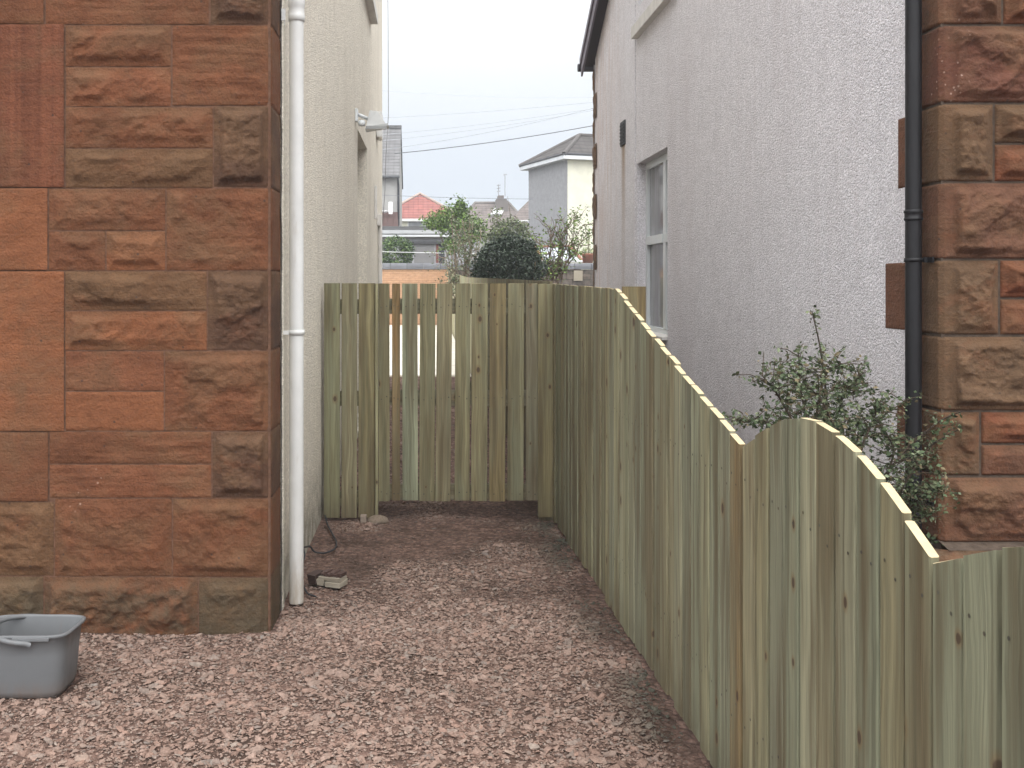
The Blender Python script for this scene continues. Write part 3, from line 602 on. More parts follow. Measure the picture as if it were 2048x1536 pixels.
# ------------------------------------------------------------------ timber: boards with chamfered edges
WOODS = [(0.29, 0.272, 0.165), (0.285, 0.255, 0.148), (0.225, 0.198, 0.118), (0.33, 0.318, 0.208), (0.27, 0.275, 0.182), (0.205, 0.175, 0.105), (0.295, 0.262, 0.158), (0.255, 0.25, 0.168)]
ORANGE = (0.215, 0.135, 0.058)
wr = random.Random(21)
def wcol(f=1.0, pick=None):
    c = pick or wr.choice(WOODS); g = wr.uniform(0.86, 1.1) * f; return tuple(x * g * 0.86 for x in c)
def board(mb, o, a, n, w, t, z0, top, col, lean=0.0, ch=0.0025, steps=1, endc=True):
    """Upright board: o = foot of its left front edge, a = direction across, n = direction of its thickness; top(s) = height along the width."""
    a = np.array((*a, 0.0)); n = np.array((*n, 0.0)); o = np.array((*o, 0.0)); su, svv = wr.uniform(0, 50), wr.uniform(0, 50)
    ss = [0] + [w * (i + 1) / (steps + 1) for i in range(steps)] + [w]
    prof = [(ch, 0)] + [(q, 0) for q in ss[1:-1]] + [(w - ch, 0), (w, ch), (w, t - ch), (w - ch, t)] + [(q, t) for q in ss[1:-1][::-1]] + [(ch, t), (0, t - ch), (0, ch)]
    lo = [o + a * p[0] + n * p[1] + np.array((0, 0, z0)) for p in prof]; hi = [o + a * (p[0] + lean) + n * p[1] + np.array((0, 0, top(p[0]))) for p in prof]
    m = len(prof); dist = 0.0
    for i in range(m):
        j = (i + 1) % m; d = math.hypot(prof[j][0] - prof[i][0], prof[j][1] - prof[i][1])
        mb.poly([lo[i], lo[j], hi[j], hi[i]], col, 0, [(su + dist, svv + lo[i][2]), (su + dist + d, svv + lo[j][2]), (su + dist + d, svv + hi[j][2]), (su + dist, svv + hi[i][2])]); dist += d
    mb.poly(hi, col, 1.0 if endc else 0.0); mb.poly(lo[::-1], col, 0)
def rail(mb, p0, p1, h, t, n, z, col):
    a = np.array(p1, float) - np.array(p0, float); L = np.linalg.norm(a); a /= L; n = np.array(n, float); su, svv = wr.uniform(0, 50), wr.uniform(0, 50)
    c = [np.array((*(np.array(p0) + a * s_ * L + n * q), zz_)) for s_ in (0, 1) for q, zz_ in ((0, z), (t, z), (t, z + h), (0, z + h))]
    for f in ((0, 1, 5, 4), (1, 2, 6, 5), (2, 3, 7, 6), (3, 0, 4, 7)):
        mb.poly([c[i] for i in f], col, 0, [(su, svv), (su + 0.08, svv), (su + 0.08, svv + L), (su, svv + L)])
    mb.poly([c[i] for i in (0, 3, 2, 1)], col); mb.poly([c[i] for i in (4, 5, 6, 7)], col)

def nail(mb, p, a, n):
    a = np.array((*a, 0.0)); n = np.array((*n, 0.0)); up = np.array((0, 0, 1.0)); p = np.array(p) - n * 0.0012
    mb.poly([p + 0.0042 * (a * math.cos(k * math.pi / 3) + up * math.sin(k * math.pi / 3)) for k in range(6)], (0.055, 0.05, 0.045))
# gate line
GD = 6.32
def gx(px, D=GD): return (px - VX) / F * D
def gzz(py, D=GD): return EYE - (py - VY) / F * D
ZT = gzz(567)
panel = empty('fence_panel', 'narrow fixed panel of three greenish boards between the cream wall and the gate', 'fence panel')
b = MB()
for x0, x1, c in ((648, 680, (0.225, 0.215, 0.125)), (683, 714, (0.24, 0.215, 0.13)), (717, 750, (0.205, 0.175, 0.092))):
    board(b, (gx(x0), GD - 0.02), (1, 0), (0, 1), gx(x1) - gx(x0), 0.019, gzz(1034), lambda s: ZT + 0.002, c, 0.002)
b.build('board_panel', M['wood'], panel)
b = MB(); board(b, (gx(751), GD - 0.035), (1, 0), (0, 1), 0.018, 0.05, 0.03, lambda s: ZT, (0.33, 0.31, 0.185)); b.build('edge_batten', M['wood'], panel)
for z in (gzz(628), gzz(812), gzz(1012)):
    b = MB(); rail(b, (gx(648), GD), (gx(757), GD), 0.095, 0.04, (0, 1), z, (0.19, 0.17, 0.10)); b.build('rail', M['wood'], panel)
b = MB(); board(b, (gx(726), GD + 0.041), (1, 0), (0, 1), 0.09, 0.09, -0.05, lambda s: ZT - 0.05, (0.16, 0.14, 0.085)); b.build('post', M['wood'], panel)
gate = empty('garden_gate', 'treated timber gate of spaced upright boards closing the alley', 'gate')
b = MB()
GB = [(q[0], q[1], tuple(0.88 * x for x in q[2]), q[3]) for q in [(757, 779, (0.20, 0.178, 0.10), 0), (784, 800, ORANGE, 0), (804, 835, (0.285, 0.295, 0.195), -.003), (840, 871, (0.215, 0.195, 0.11), .006), (874.5, 905, (0.24, 0.21, 0.125), .014),
      (911, 941, (0.24, 0.215, 0.12), .006), (944, 976, (0.265, 0.235, 0.13), .006), (980, 1012, (0.255, 0.2, 0.10), .006), (1016, 1048, (0.25, 0.225, 0.13), .003), (1052, 1076, (0.215, 0.19, 0.125), 0)]]
for x0, x1, c, ln in GB:
    board(b, (gx(x0) - ln, GD + 0.002), (1, 0), (0, 1), gx(x1) - gx(x0), 0.019, gzz(1002) + wr.uniform(-.004, .004), lambda s: ZT + wr.uniform(-.001, .001), c, ln)
for x0, x1, c, ln in GB:
    for zn in (gzz(612), gzz(796), gzz(985)):
        for f_ in (0.25, 0.75): nail(b, (gx(x0 + (x1 - x0) * f_), GD + 0.002, zn + wr.uniform(-.012, .012)), (1, 0), (0, 1))
b.build('board_panel', M['wood'], gate)
for z, c in ((gzz(628), (0.16, 0.14, 0.09)), (gzz(812), (0.17, 0.15, 0.10)), (gzz(1001), (0.17, 0.145, 0.09))):
    b = MB(); rail(b, (gx(758), GD + 0.022), (gx(1076), GD + 0.022), 0.1, 0.036, (0, 1), z, c); b.build('rail', M['wood'], gate)
b = MB(); q0, q1, q2, q3 = (gx(930), gzz(781)), (gx(952), gzz(781)), (gx(1064), gzz(628)), (gx(1042), gzz(628))
b.mesh([(x, y, z) for y in (GD + .023, GD + .055) for x, z in (q0, q1, q2, q3)], [(0, 1, 2, 3), (4, 7, 6, 5), (0, 4, 5, 1), (1, 5, 6, 2), (2, 6, 7, 3), (3, 7, 4, 0)], (0.11, 0.095, 0.06), smooth=False)
b.build('brace', M['wood'], gate)
post = empty('gate_post', 'timber gate post faced with one wide board, in the corner where gate meets fence', 'gate post')
b = MB(); board(b, (gx(1075.5), GD - 0.021), (1, 0), (0, 1), gx(1107) - gx(1075.5), 0.02, gzz(1033), lambda s: ZT - 0.002, (0.225, 0.19, 0.10)); b.build('face_board', M['wood'], post)
b = MB(); board(b, (gx(1079), GD + 0.0005), (1, 0), (0, 1), 0.088, 0.088, -0.1, lambda s: ZT - 0.03, (0.14, 0.12, 0.075)); b.build('post_core', M['wood'], post)

# alley fence
def fX(D): return 0.9915 - 0.0292 * D
fl_ = math.hypot(1, 0.0292); fa = np.array((0.0292, -1.0)) / fl_; fn = np.array((1.0, 0.0292)) / fl_    # towards the camera, and away from the alley
prof_pts = [(6.5, 1.535), (6.25, 1.53), (4.487, 1.514), (3.963, 1.367), (3.669, 1.288), (3.369, 1.208), (3.074, 1.133), (2.823, 1.069), (2.74, 1.107), (2.642, 1.150), (2.538, 1.188), (2.424, 1.208), (2.33, 1.213), (2.208, 1.198), (2.106, 1.170), (2.007, 1.128), (1.911, 1.077), (1.812, 1.022)]
arch = [(-0.08, 0.034), (-0.2, 0.085), (-0.30, 0.118), (-0.40, 0.138), (-0.49, 0.143), (-0.60, 0.128), (-0.70, 0.10), (-0.80, 0.06), (-0.9, 0.01), (-1.0, -0.045)]
d0, z0_ = 1.812, 1.024
for r_ in range(3):
    prof_pts += [(d0 + q[0], z0_ + q[1]) for q in arch]; d0 -= 1.0; z0_ = z0_ - 0.045
PD = np.array([p[0] for p in prof_pts])[::-1]; PZ = np.array([p[1] for p in prof_pts])[::-1]
def ftop(D): return float(np.interp(D, PD, PZ))
fence = empty('timber_fence', 'new treated timber fence of close boards with scooped and arched top along the alley', 'fence')
b = MB(); D = 6.315; k = 0
while D > -1.0:
    w_ = wr.uniform(0.088, 0.093); gp = wr.uniform(0.008, 0.012)
    for br_ in (2.826, 1.815, 0.812, -0.19):
        if D > br_ + 0.001 and D - w_ - gp < br_ + 0.05: w_ = D - br_ - gp
    if w_ < 0.02: D -= w_ + gp; continue
    off = wr.uniform(-0.004, 0.004) + (0.003 if k % 2 else -0.001)
    o = np.array((fX(D), D)) + fn * off
    c = wcol(wr.uniform(0.86, 1.1))
    if k in (34,): c = (0.235, 0.17, 0.085)
    board(b, o, fa, fn, w_, 0.0195, wr.uniform(0.0, 0.025), lambda s, D=D, w_=w_, m_=wr.uniform(-.002, .002): ftop(D - w_ / 2) + 0.9 * (ftop(min(D - s, D - .001)) - ftop(D - w_ / 2)) + m_, c, wr.uniform(-.0015, .0015), 0.003, 3)
    for zn in (0.27, 0.30, 0.945, 0.97):
        pn = o + fa * (w_ * (0.25 if zn in (0.27, 0.97) else 0.72)); nail(b, (*pn, zn + wr.uniform(-.01, .01)), fa, fn)
    D -= (w_ + gp); k += 1
b.build('board_panel', M['wood'], fence)
for z in (0.25, 0.92):
    b = MB(); q0 = np.array((fX(6.3), 6.3)) + fn * 0.026; q1 = np.array((fX(-1), -1)) + fn * 0.026; rail(b, q0, q1, 0.07, 0.04, fn, z, (0.2, 0.18, 0.11)); b.build('rail', M['wood'], fence)
for D in (6.2, 4.5, 2.83, 1.83, 0.83, -0.9):
    b = MB(); o = np.array((fX(D), D)) + fn * 0.067; board(b, o, fa, fn, 0.075, 0.075, -0.2, lambda s, D=D: ftop(D) - 0.4, wcol(0.8)); b.build('post', M['wood'], fence)
# a lone wide board behind the fence
b = MB(); board(b, (gx(1245, 6.4), 6.4), (1, 0), (0, 1), gx(1292, 6.4) - gx(1245, 6.4), 0.025, 0, lambda s: gzz(573, 6.4), (0.265, 0.195, 0.09))
tag(b.build('upright_board', M['wood'], None), 'single wide yellowish board standing upright before the pinkish wall, behind the fence', 'board')

# garden fence running on from the gate to the back wall
gf = empty('timber_fence', 'pale timber garden fence behind the gate, its top sweeping up to the back wall', 'fence')
b = MB(); D = 6.45
while D < 33.8:
    X = 0.735 - 0.0013 * D + (0.08 if D < 9 else 0.08 * max(0, 1 - (D - 9) / 4)); zt_ = float(np.interp(D, [6, 9, 13, 18, 24, 29, 33.8], [1.545, 1.565, 1.59, 1.62, 1.72, 1.89, 2.05]))
    c = tuple(x * wr.uniform(0.95, 1.25) for x in (0.40, 0.375, 0.235)) if D > 12 else wcol(0.95)
    board(b, (X, D), (0, 1), (1, 0), 0.097, 0.02, 0.0, lambda s: zt_, c, 0, 0.002, 0); D += 0.1025
b.build('board_panel', M['wood'], gf)
for z in (0.35, 1.2):
    b = MB(); rail(b, (0.86, 6.5), (0.74, 33.7), 0.08, 0.04, (1, 0), z, (0.22, 0.2, 0.12)); b.build('rail', M['wood'], gf)
for D in (8, 11, 14, 17, 20, 23, 26, 29, 32):
    b = MB(); board(b, (0.86 - 0.0045 * (D - 6.5) * 1.0 + 0.04, D), (0, 1), (1, 0), 0.09, 0.09, -0.1, lambda s: 1.45, wcol(0.85)); b.build('post', M['wood'], gf)

# ------------------------------------------------------------------ ground, gravel, paving
gm = MB()
nx_, ny_ = 150, 190
xs = np.concatenate([[-400, -60, -12], np.linspace(-5, 6, nx_), [12, 60, 400]]); ysg = np.concatenate([[-60, -8], np.linspace(-2, 15.5, ny_), [17, 25, 50, 120, 600]])
Xg, Yg = np.meshgrid(xs, ysg); near = ((Xg > -5.2) & (Xg < 6.2) & (Yg > -2.2) & (Yg < 15.6))
Zg = np.where(near, 0.022 * (fbm(Xg * 1.6, Yg * 1.6, 3, 4) - 0.5) + 0.016 * (fbm(Xg * 9, Yg * 9, 8, 3) - 0.5), 0.0)
H, W = Xg.shape; idx = np.arange(H * W).reshape(H, W); q4 = np.stack([idx[:-1, :-1], idx[:-1, 1:], idx[1:, 1:], idx[1:, :-1]], -1).reshape(-1, 4)
V = np.stack([Xg, Yg, Zg], -1).reshape(-1, 3)
go = np_mesh('ground', V, q4, np.full((len(V), 3), 0.3), M['ground'], None, True); tag(go, kind='structure')
def gheight(x, y): return 0.022 * (fbm(x * 1.6, y * 1.6, 3, 4) - 0.5) + 0.016 * (fbm(x * 9, y * 9, 8, 3) - 0.5)
b = MB(); b.box(-4.0, 0.70, 15.8, 33.9, -0.05, 0.02); tag(b.build('paving', M['paving'], None), kind='structure')

def stone_templates(n):
    T = []
    for i in range(n):
        bm = bmesh.new(); r = random.Random(100 + i)
        for k in range(r.choice([9, 10, 12, 13])):
            d = Vector((r.gauss(0, 1), r.gauss(0, 1), r.gauss(0, 1))).normalized() * r.uniform(0.75, 1.0); bm.verts.new(d)
        res = bmesh.ops.convex_hull(bm, input=list(bm.verts)); 
        loose = [v for v in bm.verts if not v.link_faces]; bmesh.ops.delete(bm, geom=loose, context='VERTS')
        bmesh.ops.triangulate(bm, faces=list(bm.faces)); bm.verts.index_update()
        T.append((np.array([v.co[:] for v in bm.verts]), np.array([[v.index for v in f.verts] for f in bm.faces]))); bm.free()
    return T
TS = stone_templates(22)
SC = np.array([(0.34, 0.228, 0.19), (0.36, 0.255, 0.218), (0.305, 0.2, 0.165), (0.34, 0.25, 0.215), (0.28, 0.18, 0.148), (0.40, 0.30, 0.255), (0.29, 0.235, 0.21), (0.24, 0.15, 0.122), (0.35, 0.215, 0.172), (0.33, 0.28, 0.25)])
SC = SC * 0.65 + SC.mean(0) * 0.35
SP = np.array([18, 16, 15, 12, 10, 6, 6, 6, 8, 5.0]); SP /= SP.sum()
def soil_mask(x, y):                                    # 1 where the soil shows through, fewer and smaller stones
    n = fbm(x * 2.3 + 4, y * 2.3, 44, 4)
    g = np.clip((y - 5.05 + 1.6 * (n - 0.5)) / 0.6, 0, 1) * np.clip((7.2 - y) / 0.6, 0, 1)
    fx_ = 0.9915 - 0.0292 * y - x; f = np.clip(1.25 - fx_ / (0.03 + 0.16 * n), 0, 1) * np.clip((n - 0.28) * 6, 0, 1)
    br = np.clip((y - 4.9) / 0.5, 0, 1) * np.clip((x - 0.05) / 0.3, 0, 1) * np.clip((n - 0.42) * 7, 0, 1)
    return np.clip(np.maximum(np.maximum(g * np.clip((n - 0.30) * 5, 0, 1), f), br), 0, 1)
def stones(n, x0, x1, y0, y1, med, sd, zl, keep, dark=1.0, lim=(0.005, 0.065)):
    x = rng.uniform(x0, x1, n); y = rng.uniform(y0, y1, n); k = keep(x, y); x, y = x[k], y[k]; n = len(x)
    s = np.clip(rng.lognormal(math.log(med), sd, n), *lim) * 0.5
    m = soil_mask(x, y); s *= (1 - 0.4 * m); drop = rng.uniform(0, 1, n) > 0.75 * m; x, y, s, m = x[drop], y[drop], s[drop], m[drop]; n = len(x)
    z = gheight(x, y) + rng.uniform(zl[0], zl[1], n)
    ti = rng.integers(0, len(TS), n); c = SC[rng.choice(len(SC), n, p=SP)] * rng.uniform(0.86, 1.09, (n, 1)) * dark * np.array([0.84, 0.845, 0.81]) * (0.80 + 0.4 * fbm(x * 1.3, y * 1.3, 61, 4))[:, None]
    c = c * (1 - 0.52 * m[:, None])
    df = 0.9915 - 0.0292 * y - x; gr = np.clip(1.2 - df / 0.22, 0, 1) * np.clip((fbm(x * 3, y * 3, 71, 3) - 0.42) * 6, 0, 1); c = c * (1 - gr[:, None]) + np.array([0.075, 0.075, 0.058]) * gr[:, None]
    grey = rng.uniform(0, 1, n) < 0.05; c[grey] = c[grey] * 0.6 + 0.4 * np.array([0.17, 0.16, 0.15])
    sc = np.stack([s * rng.uniform(0.95, 1.35, n), s * rng.uniform(0.6, 1.0, n), s * rng.uniform(0.22, 0.5, n)], -1)
    a = rng.uniform(0, 2 * math.pi, n); tl = rng.normal(0, 0.19, n); t2 = rng.normal(0, 0.19, n)
    out = []
    for t, (tv, tf) in enumerate(TS):
        q = np.where(ti == t)[0]
        if len(q) == 0: continue
        v = tv[None] * sc[q][:, None]
        ct, st = np.cos(tl[q])[:, None], np.sin(tl[q])[:, None]; v = np.stack([v[..., 0] * ct - v[..., 2] * st, v[..., 1], v[..., 0] * st + v[..., 2] * ct], -1)
        ct, st = np.cos(t2[q])[:, None], np.sin(t2[q])[:, None]; v = np.stack([v[..., 0], v[..., 1] * ct - v[..., 2] * st, v[..., 1] * st + v[..., 2] * ct], -1)
        ct, st = np.cos(a[q])[:, None], np.sin(a[q])[:, None]; v = np.stack([v[..., 0] * ct - v[..., 1] * st, v[..., 0] * st + v[..., 1] * ct, v[..., 2]], -1)
        v = v + np.stack([x[q], y[q], z[q]], -1)[:, None]
        out.append((v, tf, c[q]))
    return out
def inside(x, y):
    ok = x < 0.9915 - 0.0292 * y - 0.008
    ok &= ~((y > FD - 0.02) & (x < XL + 0.02)); 
    ok &= ~((np.abs(x + 1.5) < 0.16) & (np.abs(y - 3.72) < 0.1))
    return ok
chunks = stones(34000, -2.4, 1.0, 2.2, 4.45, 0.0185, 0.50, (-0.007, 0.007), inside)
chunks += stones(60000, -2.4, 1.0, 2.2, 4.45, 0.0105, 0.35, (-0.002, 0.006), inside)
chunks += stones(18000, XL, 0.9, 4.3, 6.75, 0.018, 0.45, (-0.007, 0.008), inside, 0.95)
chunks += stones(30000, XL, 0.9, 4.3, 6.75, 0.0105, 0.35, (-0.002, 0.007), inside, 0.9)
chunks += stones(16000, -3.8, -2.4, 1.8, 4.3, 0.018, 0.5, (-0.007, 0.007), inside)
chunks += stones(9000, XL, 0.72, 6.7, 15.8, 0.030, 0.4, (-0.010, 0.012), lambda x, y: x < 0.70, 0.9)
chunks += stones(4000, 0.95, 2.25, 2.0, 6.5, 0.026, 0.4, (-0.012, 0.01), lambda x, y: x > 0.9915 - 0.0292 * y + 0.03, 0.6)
Vs, Fs, Cs, nv = [], [], [], 0
for v, tf, c in chunks:
    k, m, _ = v.shape; Vs.append(v.reshape(-1, 3)); Cs.append(np.repeat(c, m, 0)); Fs.append((tf[None] + (np.arange(k) * m)[:, None, None] + nv).reshape(-1, 3)); nv += k * m
gv_ = np_mesh('gravel', np.concatenate(Vs), np.concatenate(Fs), np.concatenate(Cs), M['gravel']); tag(gv_, 'loose pinkish crushed stone gravel covering the drive and alley', 'gravel', kind='stuff')

# ------------------------------------------------------------------ bucket
bk = empty('bucket', 'grey plastic mop bucket with pouring lip standing on the gravel by the sandstone wall', 'bucket')
bc = (-1.515, 3.70)
def bucket_ring(hx, hy, z, rc, lip=0.0, n=64):
    pts = []
    for i in range(n):
        t = 2 * math.pi * i / n; c_, s_ = math.cos(t), math.sin(t); e = 0.36
        x = hx * np.sign(c_) * abs(c_) ** e; y = hy * np.sign(s_) * abs(s_) ** e
        if x > 0: 
            f = max(0, 1 - abs(y) / hy) if False else (x / hx) ** 3
            y *= 1 - 0.0 * f; x += lip * f * (0.35 + 0.65 * (0.5 + 0.5 * y / hy))
        pts.append((bc[0] + x, bc[1] + y, z))
    return pts
zs_b = 0.006
rings = [bucket_ring(0.135, 0.095, zs_b + 0.0, 0.05), bucket_ring(0.152, 0.104, zs_b + 0.006, 0.05), bucket_ring(0.159, 0.109, zs_b + 0.028, 0.05), bucket_ring(0.166, 0.113, zs_b + 0.16, 0.05, 0.004), bucket_ring(0.167, 0.114, zs_b + 0.224, 0.05, 0.014), bucket_ring(0.173, 0.119, zs_b + 0.228, 0.05, 0.020), bucket_ring(0.174, 0.120, zs_b + 0.238, 0.05, 0.022),
         bucket_ring(0.166, 0.113, zs_b + 0.240, 0.05, 0.018), bucket_ring(0.163, 0.110, zs_b + 0.232, 0.05, 0.02), bucket_ring(0.156, 0.106, zs_b + 0.14, 0.05, 0.0), bucket_ring(0.140, 0.098, zs_b + 0.025, 0.05), bucket_ring(0.01, 0.01, zs_b + 0.015, 0.05)]
b = MB(); n = 64; vs = [p for r_ in rings for p in r_]; fs = [tuple(range(n))[::-1]]
for i in range(len(rings) - 1):
    for k in range(n): fs.append((i * n + k, i * n + (k + 1) % n, (i + 1) * n + (k + 1) % n, (i + 1) * n + k))
b.mesh(vs, fs); b.build('bucket_body', M['bucket'], bk)
b = MB(); zr = zs_b + 0.23
hp = []
for i in range(25):
    t = math.pi * i / 24; hp.append((bc[0] + 0.045 - 0.175 * math.sin(t) ** 0.8, bc[1] - 0.138 * math.cos(t), zr - 0.012 + 0.016 * math.sin(t) + 0.012 * (i / 24) * math.sin(t)))
b.tube([(bc[0] + 0.055, bc[1] - 0.128, zr - 0.02)] + hp + [(bc[0] + 0.055, bc[1] + 0.128, zr - 0.02)], 0.0095, 10); b.build('handle', M['bucket'], bk)
b = MB(); b.box(bc[0] - 0.01, bc[0] + 0.125, bc[1] - 0.131, bc[1] - 0.118, zr - 0.007, zr + 0.004, ch=0.002); b.build('rim_ledge', M['bucket'], bk)

# ------------------------------------------------------------------ small things on the ground
def ground_cable(name, pts, r, label):
    b = MB(); pts = np.array(pts, float); t = np.linspace(0, len(pts) - 1, len(pts) * 8)
    P_ = np.stack([np.interp(t, range(len(pts)), pts[:, i]) for i in range(3)], -1)
    for _ in range(6): P_[1:-1] = (P_[:-2] + P_[1:-1] * 2 + P_[2:]) / 4
    b.tube(list(P_), r, 7); return tag(b.build(name, M['cable'], None), label, 'cable')
def G(px, py, z=0.02):
    D = F * (EYE - z) / (py - VY); return ((px - VX) / F * D, D, z)
ground_cable('cable', [(*G(650, 1040)[:2], 0.05), G(655, 1050, .03), G(665, 1068), G(674, 1085), G(670, 1099), G(648, 1107), G(628, 1104, .03), (XL + .03, 5.45, 0.07), (XL + .01, 5.3, 0.10)], 0.005, 'black cable looping out over the gravel from under the fixed panel')
ground_cable('cable', [(XL + .015, 5.28, .10), (XL + .035, 5.2, .09), (XL + .03, 5.1, 0.05), (XL + .04, 4.97, 0.03), G(614, 1188), G(632, 1193)], 0.0045, 'short black cable end lying by the foot of the cream wall')
db = empty('broken_block', 'broken brown and white moulded block lying on the gravel beside the cream wall', 'rubble')
ang = R(-24); bx0 = np.array(G(618, 1168)[:2])
def rot(x, y): return (bx0[0] + x * math.cos(ang) - y * math.sin(ang), bx0[1] + x * math.sin(ang) + y * math.cos(ang))
def rbox(mb, x0, x1, y0, y1, z0, z1, col, jit=0.0):
    r = random.Random(int(x0 * 1000) + int(z0 * 999)); vs = []
    for z in (z0, z1):
        for x, y in ((x0, y0), (x1, y0), (x1, y1), (x0, y1)): vs.append((*rot(x + r.uniform(-jit, jit), y + r.uniform(-jit, jit)), z + r.uniform(-jit, jit)))
    mb.mesh(vs, [(3, 2, 1, 0), (4, 5, 6, 7), (0, 1, 5, 4), (1, 2, 6, 5), (2, 3, 7, 6), (3, 0, 4, 7)], col, smooth=False)
b = MB(); rbox(b, 0.045, 0.085, 0, 0.08, 0.018, 0.05, (0.30, 0.265, 0.21), 0.004); rbox(b, 0.095, 0.175, -0.004, 0.09, 0.018, 0.044, (0.33, 0.295, 0.235), 0.004); rbox(b, 0.05, 0.172, 0.004, 0.085, 0.046, 0.064, (0.30, 0.265, 0.21), 0.004); b.build('white_base', M['tint'], db)
b = MB(); rbox(b, 0.0, 0.043, -0.01, 0.075, 0.02, 0.075, (0.055, 0.035, 0.03), 0.007)
for q in range(6): rbox(b, 0.052 + q * 0.02, 0.071 + q * 0.02, 0.02, 0.085, 0.065, 0.078 + 0.006 * (q % 2), (0.075, 0.045, 0.038), 0.004)
b.build('brown_top', M['tint'], db)
b = MB(); rbx = (gx(728), 6.28); b.box(gx(722), gx(734), 6.25, 6.30, 0.0, 0.045, (0.26, 0.21, 0.17), ch=0.006); tag(b.build('stone_chip', M['tint'], None), 'small pale square stone under the bottom of the fixed panel', 'stone')
cm_ = MB(); cc_ = np.array((gx(757), 6.28, 0.0)); cv = []; 
bm = bmesh.new(); bmesh.ops.create_icosphere(bm, subdivisions=3, radius=1)
for v in bm.verts: n_ = 0.8 + 0.4 * float(fbm(np.array([v.co.x * 2 + 5]), np.array([v.co.y * 2 + v.co.z]), 3)[0]); v.co = Vector((cc_[0] + v.co.x * .07 * n_, cc_[1] + v.co.y * .05 * n_, 0.005 + v.co.z * .035 * n_))
bm.verts.index_update(); cm_.mesh([v.co for v in bm.verts], [[v.index for v in f.verts] for f in bm.faces], (0.19, 0.15, 0.115)); bm.free()
tag(cm_.build('concrete_lump', M['gravel'], None), 'lump of spilt concrete at the foot of the batten beside the gate', 'concrete')

# ------------------------------------------------------------------ vegetation
def leaf_mesh(name, pts, size, cols, parent, up=0.3, elong=1.7, seed=1):
    g = np.random.default_rng(seed); n = len(pts); pts = np.asarray(pts)
    d = g.normal(0, 1, (n, 3)); d[:, 2] *= 0.7; d /= np.linalg.norm(d, axis=1)[:, None]
    nn = g.normal(0, 1, (n, 3)); nn[:, 2] += up * 3; s_ = np.cross(d, nn); s_ /= (np.linalg.norm(s_, axis=1)[:, None] + 1e-9); nn = np.cross(s_, d)
    L = size * g.uniform(0.5, 1.5, n)[:, None]; Wd = L / elong
    v = np.stack([pts, pts + d * L * .5 + s_ * Wd * .5 + nn * L * .07, pts + d * L, pts + d * L * .5 - s_ * Wd * .5 + nn * L * .07], 1).reshape(-1, 3)
    c = np.asarray(cols)[g.integers(0, len(cols), n)] * g.uniform(0.7, 1.3, (n, 1)); C = np.repeat(c, 4, 0)
    return np_mesh(name, v, np.arange(n * 4).reshape(n, 4), C, M['leaf'], parent)
def blob_pts(n, c, r, seed, lump=0.35, shell=0.5, freq=2.2):
    g = np.random.default_rng(seed); d = g.normal(0, 1, (n, 3)); d /= np.linalg.norm(d, axis=1)[:, None]
    k = 1 - lump + lump * 2 * fbm(d[:, 0] * freq + 7, d[:, 1] * freq + d[:, 2] * freq * 1.3 + 3, seed, 3)
    rr = (shell + (1 - shell) * g.uniform(0, 1, n) ** 0.5) * k
    return np.array(c) + d * rr[:, None] * np.array(r)
# cotoneaster behind the fence
sh = empty('cotoneaster_shrub', 'small leaved arching shrub behind the fence arch, in front of the black downpipe', 'shrub')
stems = [[P(1668, 1100, 3.7), P(1660, 900, 3.75), P(1650, 760, 3.8), P(1640, 690, 3.8), P(1624, 622, 3.8)],
 [P(1650, 1080, 3.6), P(1625, 880, 3.6), P(1600, 780, 3.65), P(1597, 705, 3.65)],
 [P(1640, 1050, 3.55), P(1590, 850, 3.55), P(1550, 780, 3.55), P(1525, 752, 3.55)], [P(1650, 1050, 3.6), P(1570, 860, 3.6), P(1520, 840, 3.5), P(1482, 846, 3.45)],
 [P(1660, 1060, 3.75), P(1665, 860, 3.8), P(1690, 780, 3.8), P(1720, 755, 3.8)], [P(1680, 1080, 3.7), P(1700, 900, 3.75), P(1740, 850, 3.8), P(1808, 803, 3.85)],
 [P(1700, 1100, 3.7), P(1760, 960, 3.75), P(1820, 890, 3.8), P(1880, 840, 3.8), P(1925, 822, 3.75)], [P(1720, 1120, 3.7), P(1800, 980, 3.75), P(1860, 890, 3.8), P(1918, 858, 3.75)],
 [P(1730, 1150, 3.7), P(1810, 1020, 3.75), P(1860, 985, 3.75), P(1880, 975, 3.7)], [P(1740, 1150, 3.75), P(1790, 1000, 3.8), P(1830, 930, 3.85), P(1845, 900, 3.85)],
 [P(1700, 1100, 3.65), P(1720, 900, 3.65), P(1750, 830, 3.7), P(1762, 815, 3.7)], [P(1750, 1180, 3.75), P(1810, 1060, 3.8), P(1840, 1030, 3.8), P(1852, 1010, 3.8)], [P(1640, 1050, 3.7), P(1630, 840, 3.7), P(1650, 740, 3.75), P(1680, 735, 3.75)],
 [P(1690, 1050, 3.6), P(1680, 880, 3.6), P(1640, 790, 3.65), P(1560, 745, 3.65)], [P(1740, 1150, 3.65), P(1770, 970, 3.7), P(1790, 900, 3.7), P(1770, 860, 3.7)]]
br = MB(); lp = []; g = np.random.default_rng(5); root = np.array((1.56, 3.75, 0.0))
